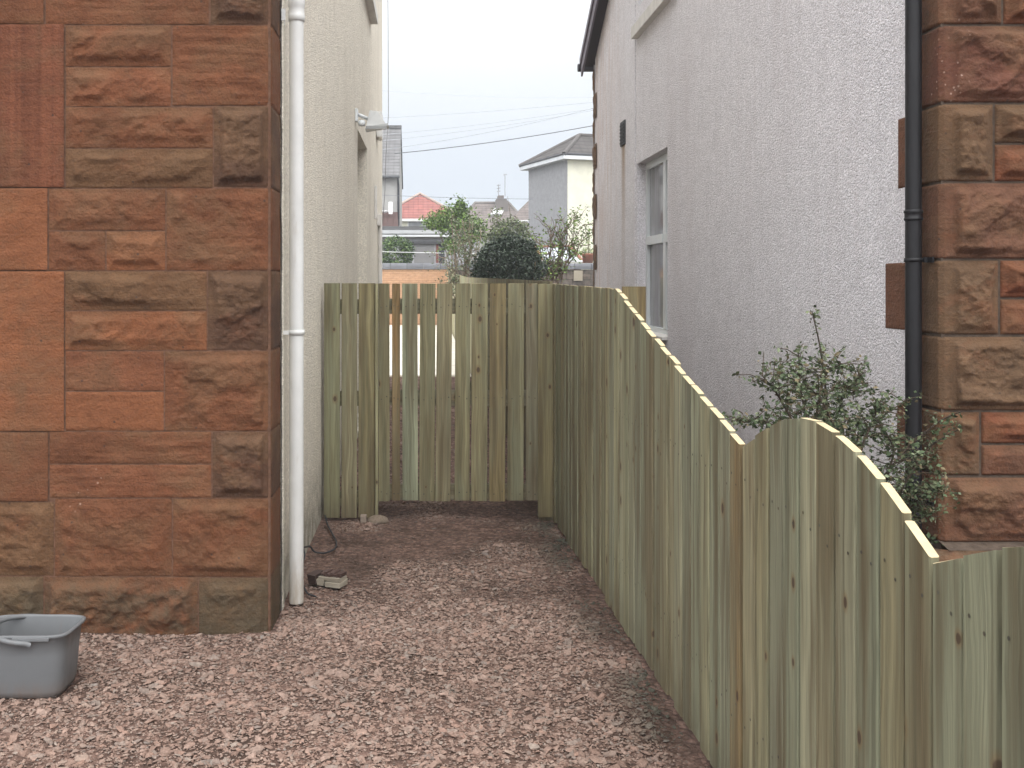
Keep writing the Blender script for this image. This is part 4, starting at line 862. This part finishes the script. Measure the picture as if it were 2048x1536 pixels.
for st in stems:
    q = [root + np.array((g.normal(0, .06), g.normal(0, .05), 0))] + st; q = np.array(q); t = np.linspace(0, len(q) - 1, 40)
    Q = np.stack([np.interp(t, range(len(q)), q[:, i]) for i in range(3)], -1)
    for _ in range(5): Q[1:-1] = (Q[:-2] + 2 * Q[1:-1] + Q[2:]) / 4
    br.tube(list(Q[::2]) + [Q[-1]], list(np.linspace(0.008, 0.002, 21)), 5, (0.05, 0.036, 0.026))
    first = st is stems[0]
    thin = st[-1][0] > 1.95
    for i in range(10, 40):
        nl = (2 if thin and i > 24 else 4) if i > 20 else 3
        for _ in range(nl): lp.append(Q[i] + g.normal(0, 0.012, 3))
        if g.uniform() < ((0.3 if thin and i > 24 else 0.95) if not (first and i > 28) else 0.1):
            d = g.normal(0, 1, 3); d[2] = abs(d[2]) * 0.6 - 0.05; d /= np.linalg.norm(d); L = g.uniform(0.07, 0.24) * (1 - 0.5 * (i / 40))
            e = Q[i] + d * L; br.tube([Q[i], (Q[i] + e) / 2 + (0, 0, 0.01), e], [0.0022, 0.0018, 0.001], 4, (0.06, 0.045, 0.03))
            for s_ in np.linspace(0.15, 1, int(L / 0.006)): lp.append(Q[i] + d * L * s_ + g.normal(0, 0.008, 3))
lp += list(blob_pts(1500, (1.52, 3.74, 1.0), (0.20, 0.14, 0.26), 88, .4, .1)); lp += list(blob_pts(120, (1.90, 3.78, 0.62), (0.10, 0.10, 0.24), 89, .4, .1))
br.build('branches', M['bark'], sh)
leaf_mesh('foliage', lp, 0.017, [(0.07, 0.10, 0.048), (0.085, 0.118, 0.06), (0.11, 0.13, 0.068), (0.05, 0.07, 0.035), (0.13, 0.105, 0.06), (0.14, 0.165, 0.10)], sh, 0.3, 1.6, 3)

def stem(b, p0, p1, r0, r1, wig, g, n=7, col=(0.22, 0.16, 0.10)):
    t = np.linspace(0, 1, n)[:, None]; Q = np.array(p0) * (1 - t) + np.array(p1) * t; Q[1:-1] += g.normal(0, wig, (n - 2, 3)); b.tube(list(Q), list(np.linspace(r0, r1, n)), 5, col); return Q
# clipped dark evergreen ball in the neighbour's garden
bs = empty('evergreen_bush', 'dark glossy rounded evergreen bush swelling over the garden fence', 'bush')
c0 = P(1015, 527, 18.0); pts = np.concatenate([blob_pts(9500, (c0[0], 18.0, c0[2] - 0.08), (0.65, 0.6, 0.58), 4, 0.24, 0.72, 3.0), blob_pts(3500, (c0[0], 18.0, c0[2] - 0.1), (0.58, 0.5, 0.52), 5, 0.1, 0.1), blob_pts(2500, (c0[0], 18.0, 1.0), (0.5, 0.5, 0.9), 6, 0.2, 0.2)])
leaf_mesh('foliage', pts, 0.055, [(0.035, 0.05, 0.034), (0.045, 0.064, 0.042), (0.028, 0.042, 0.028), (0.06, 0.08, 0.056), (0.09, 0.11, 0.09)], bs, 0.4, 1.8, 8)
g = np.random.default_rng(9); b = MB()
for k in range(7): stem(b, (c0[0], 18, 0), (c0[0] + g.normal(0, .25), 18 + g.normal(0, .2), 1.9), .03, .008, .02, g)
b.build('trunk', M['bark'], bs)
def twiggy(name, label, base, tips, leaves, leafsz, cols, seed, r0=0.024, bark=(0.20, 0.16, 0.115), group=None):
    s = empty(name, label, 'shrub', group); g = np.random.default_rng(seed); b = MB(); lp = []
    for tip, nl in tips:
        Q = stem(b, np.array(base) + g.normal(0, .04, 3) * (1, 1, 0), tip, r0, 0.008, 0.04, g, 9, bark)
        for k in range(7):
            i = g.integers(4, 9); e = Q[i] + g.normal(0, 1, 3) * (0.22, 0.2, 0.22) + (0, 0, 0.12); q = stem(b, Q[i], e, 0.011, 0.004, 0.02, g, 5, bark)
            for _ in range(int(nl * leaves / 7)): lp.append(q[g.integers(1, 5)] + g.normal(0, 0.075, 3))
    b.build('branches', M['bark'], s)
    if lp: leaf_mesh('foliage', lp, leafsz, cols, s, 0.3, 1.9, seed)
    return s
GY = [(0.16, 0.24, 0.06), (0.12, 0.19, 0.055), (0.20, 0.28, 0.08), (0.09, 0.14, 0.05)]
GG = [(0.12, 0.15, 0.08), (0.16, 0.18, 0.11), (0.08, 0.11, 0.06), (0.19, 0.21, 0.14)]
D1 = 22.0
twiggy('leggy_shrub', 'leggy shrub with bare pale stems and grey green leaves, left of the dark evergreen bush', (*P(936, 600, D1)[:2], 0), [(P(905, 470, D1), 1), (P(925, 440, D1), 1.2), (P(945, 450, D1), 1.2), (P(962, 470, D1), 1), (P(900, 500, D1), .6), (P(950, 500, D1), .8), (P(918, 480, D1), .7), (P(970, 495, D1), .5), (P(912, 462, D1), 1), (P(938, 462, D1), 1), (P(955, 480, D1), 1), (P(928, 500, D1), .8), (P(890, 515, D1), .9)], 160, 0.062, GG, 31)
D2 = 30.0
lt = empty('leafy_tree', 'bright green leafy small tree spreading above the leggy shrub, before the red roof', 'tree')
b = MB(); g = np.random.default_rng(12); bp = P(930, 620, D2); bp[2] = 0
cl = [(885, 440, .42, .20), (905, 425, .36, .22), (870, 447, .3, .14), (925, 445, .38, .3), (950, 455, .34, .28), (922, 418, .14, .24), (900, 455, .36, .16), (940, 475, .4, .22), (905, 490, .24, .3)]
lpp = []
for px, py, rx, rz in cl:
    c = P(px, py, D2); stem(b, bp, c, .032, .008, .07, g, 7, (0.12, 0.095, 0.07)); lpp.append(blob_pts(620, c, (rx * 1.25, rx, rz * 1.3), int(px), .65, .1, 3.2)); lpp.append(blob_pts(120, c, (rx * 1.9, rx, rz * 1.9), int(px) + 1, .6, .2))
for px, py in ((922, 405), (930, 410), (915, 408), (905, 412)): stem(b, P(px - 3, 440, D2), P(px, py, D2), .015, .004, .03, g)
b.build('trunk', M['bark'], lt); leaf_mesh('crown', np.concatenate(lpp), 0.085, [(0.14, 0.23, 0.05), (0.10, 0.17, 0.045), (0.19, 0.29, 0.08), (0.075, 0.12, 0.04), (0.16, 0.2, 0.09)], lt, .3, 1.8, 14)
D3 = 27.0
gt = empty('thin_tree', 'thin greyish small tree with sparse leaves rising directly behind the dark evergreen bush', 'tree')
b = MB(); bp = P(1010, 640, D3); bp[2] = 0; lpp = []
for px, py, rx, rz, n_ in ((1000, 460, .34, .3, 480), (1025, 452, .32, .28, 420), (985, 480, .3, .26, 420), (1040, 475, .28, .26, 420), (1012, 480, .4, .3, 600), (1046, 458, .2, .2, 160), (995, 435, .22, .28, 130)):
    c = P(px, py, D3); stem(b, bp, c, .05, .012, .06, g, 7, (0.2, 0.17, 0.13)); lpp.append(blob_pts(n_, c, (rx, rx, rz), int(px) + 3, .4, .2))
    for _ in range(5): stem(b, c, c + g.normal(0, 1, 3) * (.3, .2, .3) + (0, 0, .15), .012, .004, .03, g, 5, (0.2, 0.17, 0.13))
b.build('trunk', M['bark'], gt); leaf_mesh('crown', np.concatenate(lpp), 0.075, GG + [(0.15, 0.2, 0.07)], gt, .3, 1.8, 17)
D4 = 20.0
twiggy('bare_shrub', 'half bare twiggy shrub with fresh yellow green tips, right of the dark evergreen bush', (*P(1088, 575, D4)[:2], 0.9), [(P(1100, 455, D4), .5), (P(1112, 440, D4), .5), (P(1125, 455, D4), .3), (P(1140, 450, D4), .3), (P(1155, 432, D4), 1.4), (P(1166, 450, D4), 1.4), (P(1172, 470, D4), 1.2), (P(1135, 470, D4), .2), (P(1078, 465, D4), 1.4), (P(1150, 495, D4), .9), (P(1075, 520, D4), 1.6), (P(1105, 490, D4), .3), (P(1120, 485, D4), .2), (P(1130, 462, D4), .2), (P(1118, 470, D4), .2), (P(1145, 468, D4), .3), (P(1070, 490, D4), 1.1), (P(1108, 465, D4), .3), (P(1160, 485, D4), 1.0)], 150, 0.06, GY, 41, 0.017, (0.17, 0.13, 0.10))
D5 = 37.0
lb = empty('laurel_bush', 'mid green rounded bush over the painted brick wall beside the cream house corner', 'bush')
c = P(792, 505, D5); leaf_mesh('foliage', np.concatenate([blob_pts(3200, c + (0, 0, -.1), (.72, .6, .72), 51, .25, .5), blob_pts(500, P(815, 500, D5), (.25, .25, .35), 52, .3, .3)]), 0.095, [(0.06, 0.11, 0.035), (0.09, 0.15, 0.05), (0.045, 0.08, 0.03), (0.13, 0.19, 0.06)], lb, .4, 1.7, 21)
b = MB(); stem(b, (c[0], D5, 0), c, .05, .02, .03, g); b.build('trunk', M['bark'], lb)

# ------------------------------------------------------------------ back wall
BW = 34.0
def bx(px, D=BW): return (px - VX) / F * D
def bz(py, D=BW): return EYE - (py - VY) / F * D
bwall = empty('brick_wall', 'orange painted brick garden wall with half round dark coping, beyond the gate', 'wall')
b = MB(); b.box(-6, bx(905), BW, BW + 0.22, 0, bz(538)); b.build('painted_bricks', m_brick('orange_painted_brick', (0.45, 0.265, 0.16), (0.48, 0.29, 0.175), (0.40, 0.235, 0.14), 0.12), bwall)
b = MB(); x = -6.0; r = random.Random(4)
def coping(mb, xa, xb, zc):
    vs = []; n = 9
    for xx in (xa + .008, xb - .008):
        for k in range(n): t = math.pi * k / (n - 1); vs.append((xx, BW + 0.11 - 0.16 * math.cos(t), zc + 0.215 * math.sin(t) ** 0.8))
    c = r.uniform(.85, 1.15); mb.mesh(vs, [(k, k + 1, n + k + 1, n + k) for k in range(n - 1)] + [tuple(range(n)), tuple(range(n, 2 * n))], (0.125 * c, 0.128 * c, 0.14 * c), smooth=False)
while x < 7.5: coping(b, x, x + 0.585, bz(538.5)); x += 0.585
b.build('coping', M['tint'], bwall)
swall = empty('stone_wall', 'dark rubble garden wall glimpsed between the half bare shrub and the right house', 'wall')
b = MB(); b.box(bx(905) + 0.004, 7.5, BW + 0.003, BW + 0.22, 0, bz(539)); b.build('rubble', m_brick('dark_rubble', (0.085, 0.07, 0.06), (0.13, 0.105, 0.085), (0.05, 0.042, 0.036), 0.45, 0.42, 0.2), swall)
b = MB(); b.box(bx(1147), bx(1165), BW - 0.05, BW + 0.002, bz(562), bz(541), (0.30, 0.26, 0.20), ch=0.02); b.build('pale_stone', M['tint'], swall)
# clothes line
def wire(label, p0, p1, sag, r, col=(0.1, 0.1, 0.11), name='overhead_wire', cat='wire', group='overhead wires'):
    t = np.linspace(0, 1, 24)[:, None]; Q = np.array(p0) * (1 - t) + np.array(p1) * t; Q[:, 2] -= (4 * sag * t * (1 - t))[:, 0]
    b = MB(); b.tube(list(Q), r, 5, col); return tag(b.build(name, M['tint'], None), label, cat, group)
wire('thin white clothes line strung above the coping of the orange wall', P(740, 503, 35.5), P(960, 508, 35.5), 0.0, 0.012, (0.75, 0.76, 0.76), 'clothes_line', 'line', None)
WD = 38.0
wire('thickest dark overhead wire, rising from the tall left house to the right house', P(790, 307, WD), P(1250, 239, WD), 0.12, 0.016, (0.10, 0.11, 0.12))
wire('faint overhead wire crossing highest over the gap between the houses', P(760, 181, 44), P(1260, 193, 44), 0.15, 0.006, (0.5, 0.52, 0.55))
wire('faint overhead wire second from the top, rising gently to the right', P(760, 236, 44), P(1260, 197, 44), 0.08, 0.010, (0.42, 0.44, 0.47))
wire('faint overhead wire third from the top, above the crossing pair', P(760, 270, 45), P(1260, 205, 45), 0.12, 0.009, (0.42, 0.44, 0.47))
wire('overhead wire that crosses another near the middle and ends higher', P(760, 300, 43), P(1260, 196, 43), 0.22, 0.010, (0.36, 0.38, 0.41))
wire('overhead wire that crosses another near the middle and ends lower', P(760, 282, 43.6), P(1260, 206, 43.6), 0.15, 0.009, (0.4, 0.42, 0.45))
wire('lowest dark wire running level past the red roof to the grey house', P(760, 390, 41), P(1066, 398, 41), 0.03, 0.010, (0.2, 0.21, 0.23))

# ------------------------------------------------------------------ houses beyond
M['grey_tile'] = m_tile('grey_roof_tile', (0.16, 0.158, 0.16), 3.4, 5.2); M['red_tile'] = m_tile('red_roof_tile', (0.275, 0.105, 0.09), 2.8, 4.6); M['brown_tile'] = m_tile('brown_roof_tile', (0.15, 0.125, 0.115), 3, 4.5); M['maroon_tile'] = m_tile('maroon_pantile', (0.15, 0.085, 0.075), 3.5, 0.01)
M['dgrey_render'] = plain('grey_roughcast', (0.335, 0.335, 0.345), 0.9, 0.1, 3, 0.1, 0.01); M['cream2'] = plain('pale_cream_render', (0.70, 0.685, 0.56), 0.9, 0.05, 2, 0.1); M['ltgrey'] = plain('light_grey_render', (0.36, 0.355, 0.34), 0.9, 0.1, 2, 0.1)
# tall tiled house on the left
D = 50.0; h1 = empty('house', 'tall grey house with grey tiled roof peeping past the cream wall corner', 'house', 'houses in the distance')
x1 = bx(797, D); ze = bz(352, D); zr = bz(255, 53.4)
b = MB(); b.box(-9, x1, D, D + 6.8, 0, ze); b.poly([(x1, D, ze), (x1, D + 6.8, ze), (x1, D + 3.4, zr)]); b.build('wall', M['ltgrey'], h1)
b = MB(); xo_ = bx(799.5, D); b.poly([(-9, D - .25, ze - .02), (xo_, D - .25, ze - .02), (xo_, D + 3.4, zr), (-9, D + 3.4, zr)]); b.poly([(-9, D + 7, ze - .02), (xo_, D + 7, ze - .02), (xo_, D + 3.4, zr), (-9, D + 3.4, zr)])
b.box(-9, xo_, D + 3.25, D + 3.55, zr - .04, zr + .1); rf = b.build('roof', M['grey_tile'], h1)
b = MB(); b.tube([(-9, D - .3, ze - .08), (xo_, D - .3, ze - .08)], 0.07, 8, (0.1, 0.105, 0.11)); b.build('gutter', M['tint'], rf)
b = MB(); b.tube([(x1 - .03, D - .3, ze - .1), (x1, D - .08, ze - .5), (x1, D - .08, 2.5)], 0.055, 8, (0.04, 0.042, 0.05)); b.build('downpipe', M['tint'], h1)
b = MB(); b.tube([P(781, 428, 49), P(781, 404, 49)], 0.1, 10, (0.72, 0.72, 0.72)); b.build('flue', M['tint'], h1)
b = MB(); b.lathe(P(769, 426, 48.9), [(0.01, -.02), (0.12, 0.02), (0.17, 0.1), (0.16, 0.13)], 14, (0.7, 0.7, 0.7)); b.build('satellite_dish', M['tint'], h1)
b = MB(); zl0, zl1 = bz(458, 47), bz(424, 49.9); b.poly([(-9, 47, zl0), (bx(797, 47), 47, zl0), (bx(795, 49.9), 49.9, zl1), (-9, 49.9, zl1)]); b.box(-9, bx(795, 47.1), 47.15, 49.95, 0, zl0 - .1); b.tube([(-9, 47, zl0), (bx(797, 47), 47, zl0)], .12, 8); b.build('lean_to', M['maroon_tile'], h1)
# flat roofed grey building
D = 42.0; h2 = empty('flat_roofed_building', 'low grey flat roofed building with white fascia behind the painted wall', 'building', 'houses in the distance')
b = MB(); b.box(-9, bx(960, D), D, D + 5, 0, bz(470, D)); b.build('wall', M['dgrey_render'], h2)
b = MB(); b.box(-9, bx(902, D), D - .35, D + 5, bz(468, D), bz(461, D), (0.44, 0.45, 0.46)); b.box(-9, bx(903, D), D - .30, D + 5, bz(475, D), bz(468.2, D), (0.30, 0.30, 0.30)); b.box(-9, bx(903, D), D - .33, D - .301, bz(474, D), bz(470.5, D), (0.6, 0.62, 0.63)); b.build('fascia', M['tint'], h2)
b = MB(); b.box(-9, bx(901, D), D - .2, D + 5, bz(460.8, D), bz(453, D), (0.10, 0.10, 0.10)); b.build('roof', M['tint'], h2)
b = MB(); b.box(bx(821, D), bx(897, D), D - .14, D - .01, bz(488, D), bz(483, D), (0.08, 0.08, 0.085)); b.build('lintel', M['tint'], h2)
b = MB(); b.box(bx(828, D), bx(868, D), D - .02, D + .02, bz(560, D), bz(488.5, D), (0.20, 0.195, 0.195)); b.build('garage_door', M['tint'], h2)
b = MB(); b.box(bx(872, D), bx(877, D), D - .05, D + .02, bz(560, D), bz(488.5, D), (0.17, 0.06, 0.05)); b.build('door_post', M['tint'], h2)
b = MB(); b.box(bx(878, D), bx(889, D), D - .03, D + .02, bz(560, D), bz(488.5, D), (0.03, 0.032, 0.04)); b.build('doorway', M['tint'], h2)
b = MB(); b.box(bx(960, D) + .01, 8, D + 2, D + 2.3, 0, bz(492, D), (0.36, 0.39, 0.42)); tag(b.build('garden_screen', M['tint'], None), 'pale blue grey screen wall behind the thin tree and dark bush', 'wall')
# pipes on the wall by the laurel
b = MB(); b.tube([P(801, 452, D), P(801, 462, D), P(804, 470, D), P(804, 480, D)], .07, 8, (.72, .74, .74)); b.tube([P(786, 466, D), P(787, 474, D), P(794, 480, D), P(799, 482, D)], .045, 8, (.7, .72, .72)); b.build('waste_pipe', M['tint'], h2)
# red roofed house
D = 70.0; h3 = empty('house', 'cream bungalow with bright red tiled hip roof in the distance', 'house', 'houses in the distance')
ap = P(840, 388, D + 3.3); e0, e1 = bx(748, D), bx(933, D); ze = bz(438, D)
b = MB(); b.box(e0 + .3, e1 - .3, D + .3, D + 12, 0, ze); b.build('wall', M['cream2'], h3)
b = MB(); b.poly([(e0, D, ze), (e1, D, ze), ap]); rb = np.array((ap[0], D + 9, ap[2])); b.poly([(e1, D, ze), (e1, D + 12.3, ze), rb, ap]); b.poly([(e0, D, ze), (e0, D + 12.3, ze), rb, ap]); rf = b.build('roof', M['red_tile'], h3)
b = MB(); b.tube([(e0, D - .02, ze + .03), ap + (0, -.02, .05)], .09, 7, (.42, .33, .28)); b.tube([(e1, D - .02, ze + .03), ap + (0, -.02, .05)], .09, 7, (.42, .33, .28)); b.build('hip_tiles', M['tint'], rf)
b = MB(); b.box(e0, e1, D - .08, D, ze - .16, ze + .02, (.68, .68, .66)); b.build('gutter', M['tint'], rf)
b = MB(); b.box(bx(815, D), bx(862, D), D + .24, D + .31, bz(455.5, D), bz(441.5, D), (.72, .72, .72)); wf = b.build('window', M['tint'], h3)
b = MB(); b.box(bx(817, D), bx(849.5, D), D + .20, D + .235, bz(453.5, D), bz(443, D)); b.box(bx(851.5, D), bx(860, D), D + .20, D + .235, bz(453.5, D), bz(443, D)); b.build('pane', M['glass'], wf)
# brown bungalow with chimney
D = 80.0; h4 = empty('house', 'brown roofed bungalow with stepped chimney and skylight in the distance', 'house', 'houses in the distance')
ze = bz(470, D); zr = bz(406, D + 5); e0, e1 = bx(896, D), bx(1075, D); r0, r1 = bx(950, D + 5), bx(1018, D + 5)
b = MB(); b.box(e0 + .3, e1 - .3, D + .3, D + 9.7, 0, ze); b.build('wall', M['ltgrey'], h4)
b = MB(); A_, B_ = (r0, D + 5, zr), (r1, D + 5, zr); b.poly([(e0, D, ze), (e1, D, ze), B_, A_]); b.poly([(e0, D, ze), (e0, D + 10, ze), A_]); b.poly([(e1, D, ze), (e1, D + 10, ze), B_]); b.poly([(e0, D + 10, ze), (e1, D + 10, ze), B_, A_]); rf = b.build('roof', M['brown_tile'], h4)
b = MB(); b.tube([A_, B_], .14, 7, (.2, .18, .165)); b.tube([B_, (e1, D, ze)], .12, 7, (.2, .18, .165)); b.tube([A_, (e0, D, ze)], .12, 7, (.2, .18, .165)); b.build('ridge_tiles', M['tint'], rf)
b = MB(); b.box(bx(998, D), bx(1023, D), D + 3.6, D + 5.2, zr - 1.0, zr + .1, (.13, .115, .105)); b.box(bx(1003, D), bx(1015, D), D + 3.7, D + 5.1, zr + .1, zr + .55, (.14, .12, .11)); b.box(bx(999, D), bx(1021, D), D + 3.65, D + 5.15, zr + .1, zr + .25, (.12, .105, .10)); b.build('chimney', M['tint'], rf)
b = MB(); f0 = (bz(431, D) - ze) / (zr - ze) * 5; s_ = 5 / (zr - ze)
def rp_(px, f): y = D + 5 * f; return np.array(((px - VX) / F * y, y - .06, ze + (zr - ze) * f + .06))
b.poly([rp_(981, .62), rp_(1003, .62), rp_(1012, .84), rp_(991, .84)], (.75, .76, .78)); b.poly([rp_(978, .56), rp_(1003, .56), rp_(1003, .62), rp_(981, .62)], (.12, .12, .12)); b.build('skylight', M['tint'], rf)
for px, y0_, y1_ in ((1010, 393, 348), (997, 405, 369)):
    b = MB(); b.tube([P(px, y0_, D + 4.4), P(px, y1_, D + 4.4)], .035, 6, (.2, .2, .21))
    for k in range(3 if px < 1000 else 1): b.tube([P(px - 3.5, y1_ + 2 + k * 6, D + 4.4), P(px + 4, y1_ + 2 + k * 6 - 1, D + 4.4)], .03, 5, (.25, .25, .26))
    b.build('television_aerial', M['tint'], rf)
D = 72.0; h5 = empty('house', 'low brown roof with pale gutter just left of the grey and cream house', 'house', 'houses in the distance')
b = MB(); b.poly([(bx(1018, D), D, bz(444, D)), (bx(1090, D), D, bz(438, D)), (bx(1090, D), D + 4, bz(396, D + 4)), (bx(1074, D), D + 4, bz(396, D + 4))]); b.poly([(bx(1018, D), D, bz(444, D)), (bx(1074, D), D + 4, bz(396, D + 4)), (bx(1018, D), D + 8, bz(444, D))]); rf = b.build('roof', M['brown_tile'], h5)
b = MB(); b.tube([(bx(1018, D), D - .05, bz(444.5, D)), (bx(1090, D), D - .05, bz(438.5, D))], .07, 6, (.6, .6, .6)); b.build('gutter', M['tint'], rf)
b = MB(); b.box(bx(1022, D), bx(1090, D), D + .3, D + 7.5, 0, bz(446, D)); b.build('wall', M['ltgrey'], h5)
# grey and cream hip roofed house on the right
h6 = empty('house', 'tall hip roofed house with grey side and cream front, beside the right gable', 'house', 'houses in the distance')
K = np.array((6.01, 42.0)); th = R(18); dg = np.array((-math.sin(th), math.cos(th))); dc = np.array((math.cos(th), math.sin(th))); Lg, Lc = 4.12, 7.0; ze = 1.55 + 250 / F * 42
c_ = [K, K + dg * Lg, K + dg * Lg + dc * Lc, K + dc * Lc]
def wq(mb, a, b_, z0, z1, col): mb.poly([(*a, z0), (*b_, z0), (*b_, z1), (*a, z1)], col)
b = MB(); wq(b, c_[0], c_[1], 0, ze, (.315, .315, .325)); wq(b, c_[1], c_[2], 0, ze, (.315, .315, .325)); t_ = b.build('side_wall', m_tint('pebbledash', .9, .10, 6, .01), h6)
b = MB(); wq(b, c_[3], c_[0], 0, ze, (.70, .685, .565)); wq(b, c_[2], c_[3], 0, ze, (.70, .685, .565)); b.build('front_wall', M['tint'], h6)
ov = .32; ce = [K - dg * ov - dc * ov, K + dg * (Lg + ov) - dc * ov, K + dg * (Lg + ov) + dc * (Lc + ov), K + dc * (Lc + ov) - dg * ov]
zr = ze + 1.25; ra = K + dg * Lg / 2 + dc * 1.6; rb2 = K + dg * Lg / 2 + dc * 5.0
b = MB(); e_ = [(*p, ze + .05) for p in ce]; A_, B_ = (*ra, zr), (*rb2, zr); b.poly([e_[0], e_[1], A_]); b.poly([e_[1], e_[2], B_, A_]); b.poly([e_[2], e_[3], B_]); b.poly([e_[3], e_[0], A_, B_]); rf = b.build('roof', m_tile('dark_roof_tile', (0.085, 0.078, 0.075), 3, 4.5), h6)
b = MB()
for i in range(4):
    a, c2 = ce[i], ce[(i + 1) % 4]; b.poly([(*a, ze - .16), (*c2, ze - .16), (*c2, ze + .045), (*a, ze + .045)], (.72, .74, .76)); b.poly([(*a, ze - .16), (*c2, ze - .16), (*c_[(i + 1) % 4], ze - .16), (*c_[i], ze - .16)], (.6, .61, .62))
b.build('fascia', M['tint'], rf)
b = MB()
for i in range(4): b.tube([(*ce[i], ze + .05), (*ce[(i + 1) % 4], ze + .05)], .05, 6, (.09, .09, .1))
b.build('gutter', M['tint'], rf)
b = MB(); b.tube([e_[0], A_], .1, 6, (.11, .10, .095)); b.tube([e_[1], A_], .1, 6, (.11, .10, .095)); b.tube([A_, B_], .11, 6, (.11, .10, .095)); b.build('ridge_tiles', M['tint'], rf)
b = MB(); q_ = K + dc * 1.75 - dg * .05; b.tube([(*q_, ze), (*q_, .5)], .04, 6, (.25, .17, .14)); b.build('downpipe', M['tint'], h6)
# cold frame and planter by the right corner
D = 37.0; cf = empty('cold_frame', 'white paned cold frame with terracotta coloured timber, over the dark wall', 'cold frame')
b = MB(); y0_, y1_ = bz(523, D), bz(497, D); xa, xb = bx(1078, D), bx(1165, D)
b.poly([(xa, D, y0_), (xb, D, y0_), (bx(1153, D), D + 1.6, y1_ + .1), (xa, D + 1.6, y1_ + .1)], (.42, .45, .49)); b.build('pane', M['tint'], cf)
b = MB(); b.tube([(xb, D - .02, y0_), (bx(1153, D), D + 1.6, y1_ + .14)], .07, 6, (.30, .12, .08)); b.tube([(bx(1085, D), D - .02, y0_ + .04), (bx(1080, D), D + 1.6, y1_ + .14)], .06, 6, (.34, .15, .09)); b.tube([(xa, D + 1.6, y1_ + .14), (bx(1153, D), D + 1.6, y1_ + .14)], .05, 6, (.30, .13, .09)); b.tube([(xa, D - .02, y0_), (xb, D - .02, y0_)], .05, 6, (.66, .66, .66)); b.box(xa, xb - .05, D + .05, D + 1.6, 0, y0_ - .06, (.22, .14, .1)); b.build('frame', M['tint'], cf)
D = 35.2; pt = empty('planter', 'terracotta planter with pale trailing plant on the wall by the right house corner', 'planter')
b = MB(); b.lathe((bx(1176, D), D, bz(526, D)), [(.01, 0), (.17, 0), (.22, .28), (.24, .30), (.24, .34), (.2, .34), (.18, .28)], 16, (.30, .12, .075)); b.build('pot', M['tint'], pt)
pp = P(1176, 506, D); leaf_mesh('foliage', np.concatenate([blob_pts(350, pp, (.28, .2, .2), 71, .3, .2), blob_pts(80, P(1177, 480, D), (.1, .1, .3), 72, .3, .2)]), .07, [(.45, .46, .25), (.2, .26, .09), (.5, .5, .35), (.12, .15, .06)], pt, .3, 1.6, 33)
b = MB(); b.tube([P(1177, 510, D), P(1178, 470, D)], .015, 5, (.12, .09, .06)); b.build('stem', M['bark'], pt)

# ------------------------------------------------------------------ damp air
hm = bpy.data.materials.new('damp_air'); hm.use_nodes = True; hn = hm.node_tree.nodes; hn.remove(hn['Principled BSDF'])
pv = hn.new('ShaderNodeVolumePrincipled'); pv.inputs['Color'].default_value = (0.93, 0.96, 1.0, 1); pv.inputs['Density'].default_value = 0.0021
hm.node_tree.links.new(pv.outputs['Volume'], hn['Material Output'].inputs['Volume'])
b = MB(); b.box(-420, 420, -70, 620, -1.0, 14.0); tag(b.build('haze', hm, None), 'thin grey haze fading the distant houses', 'haze', kind='stuff')
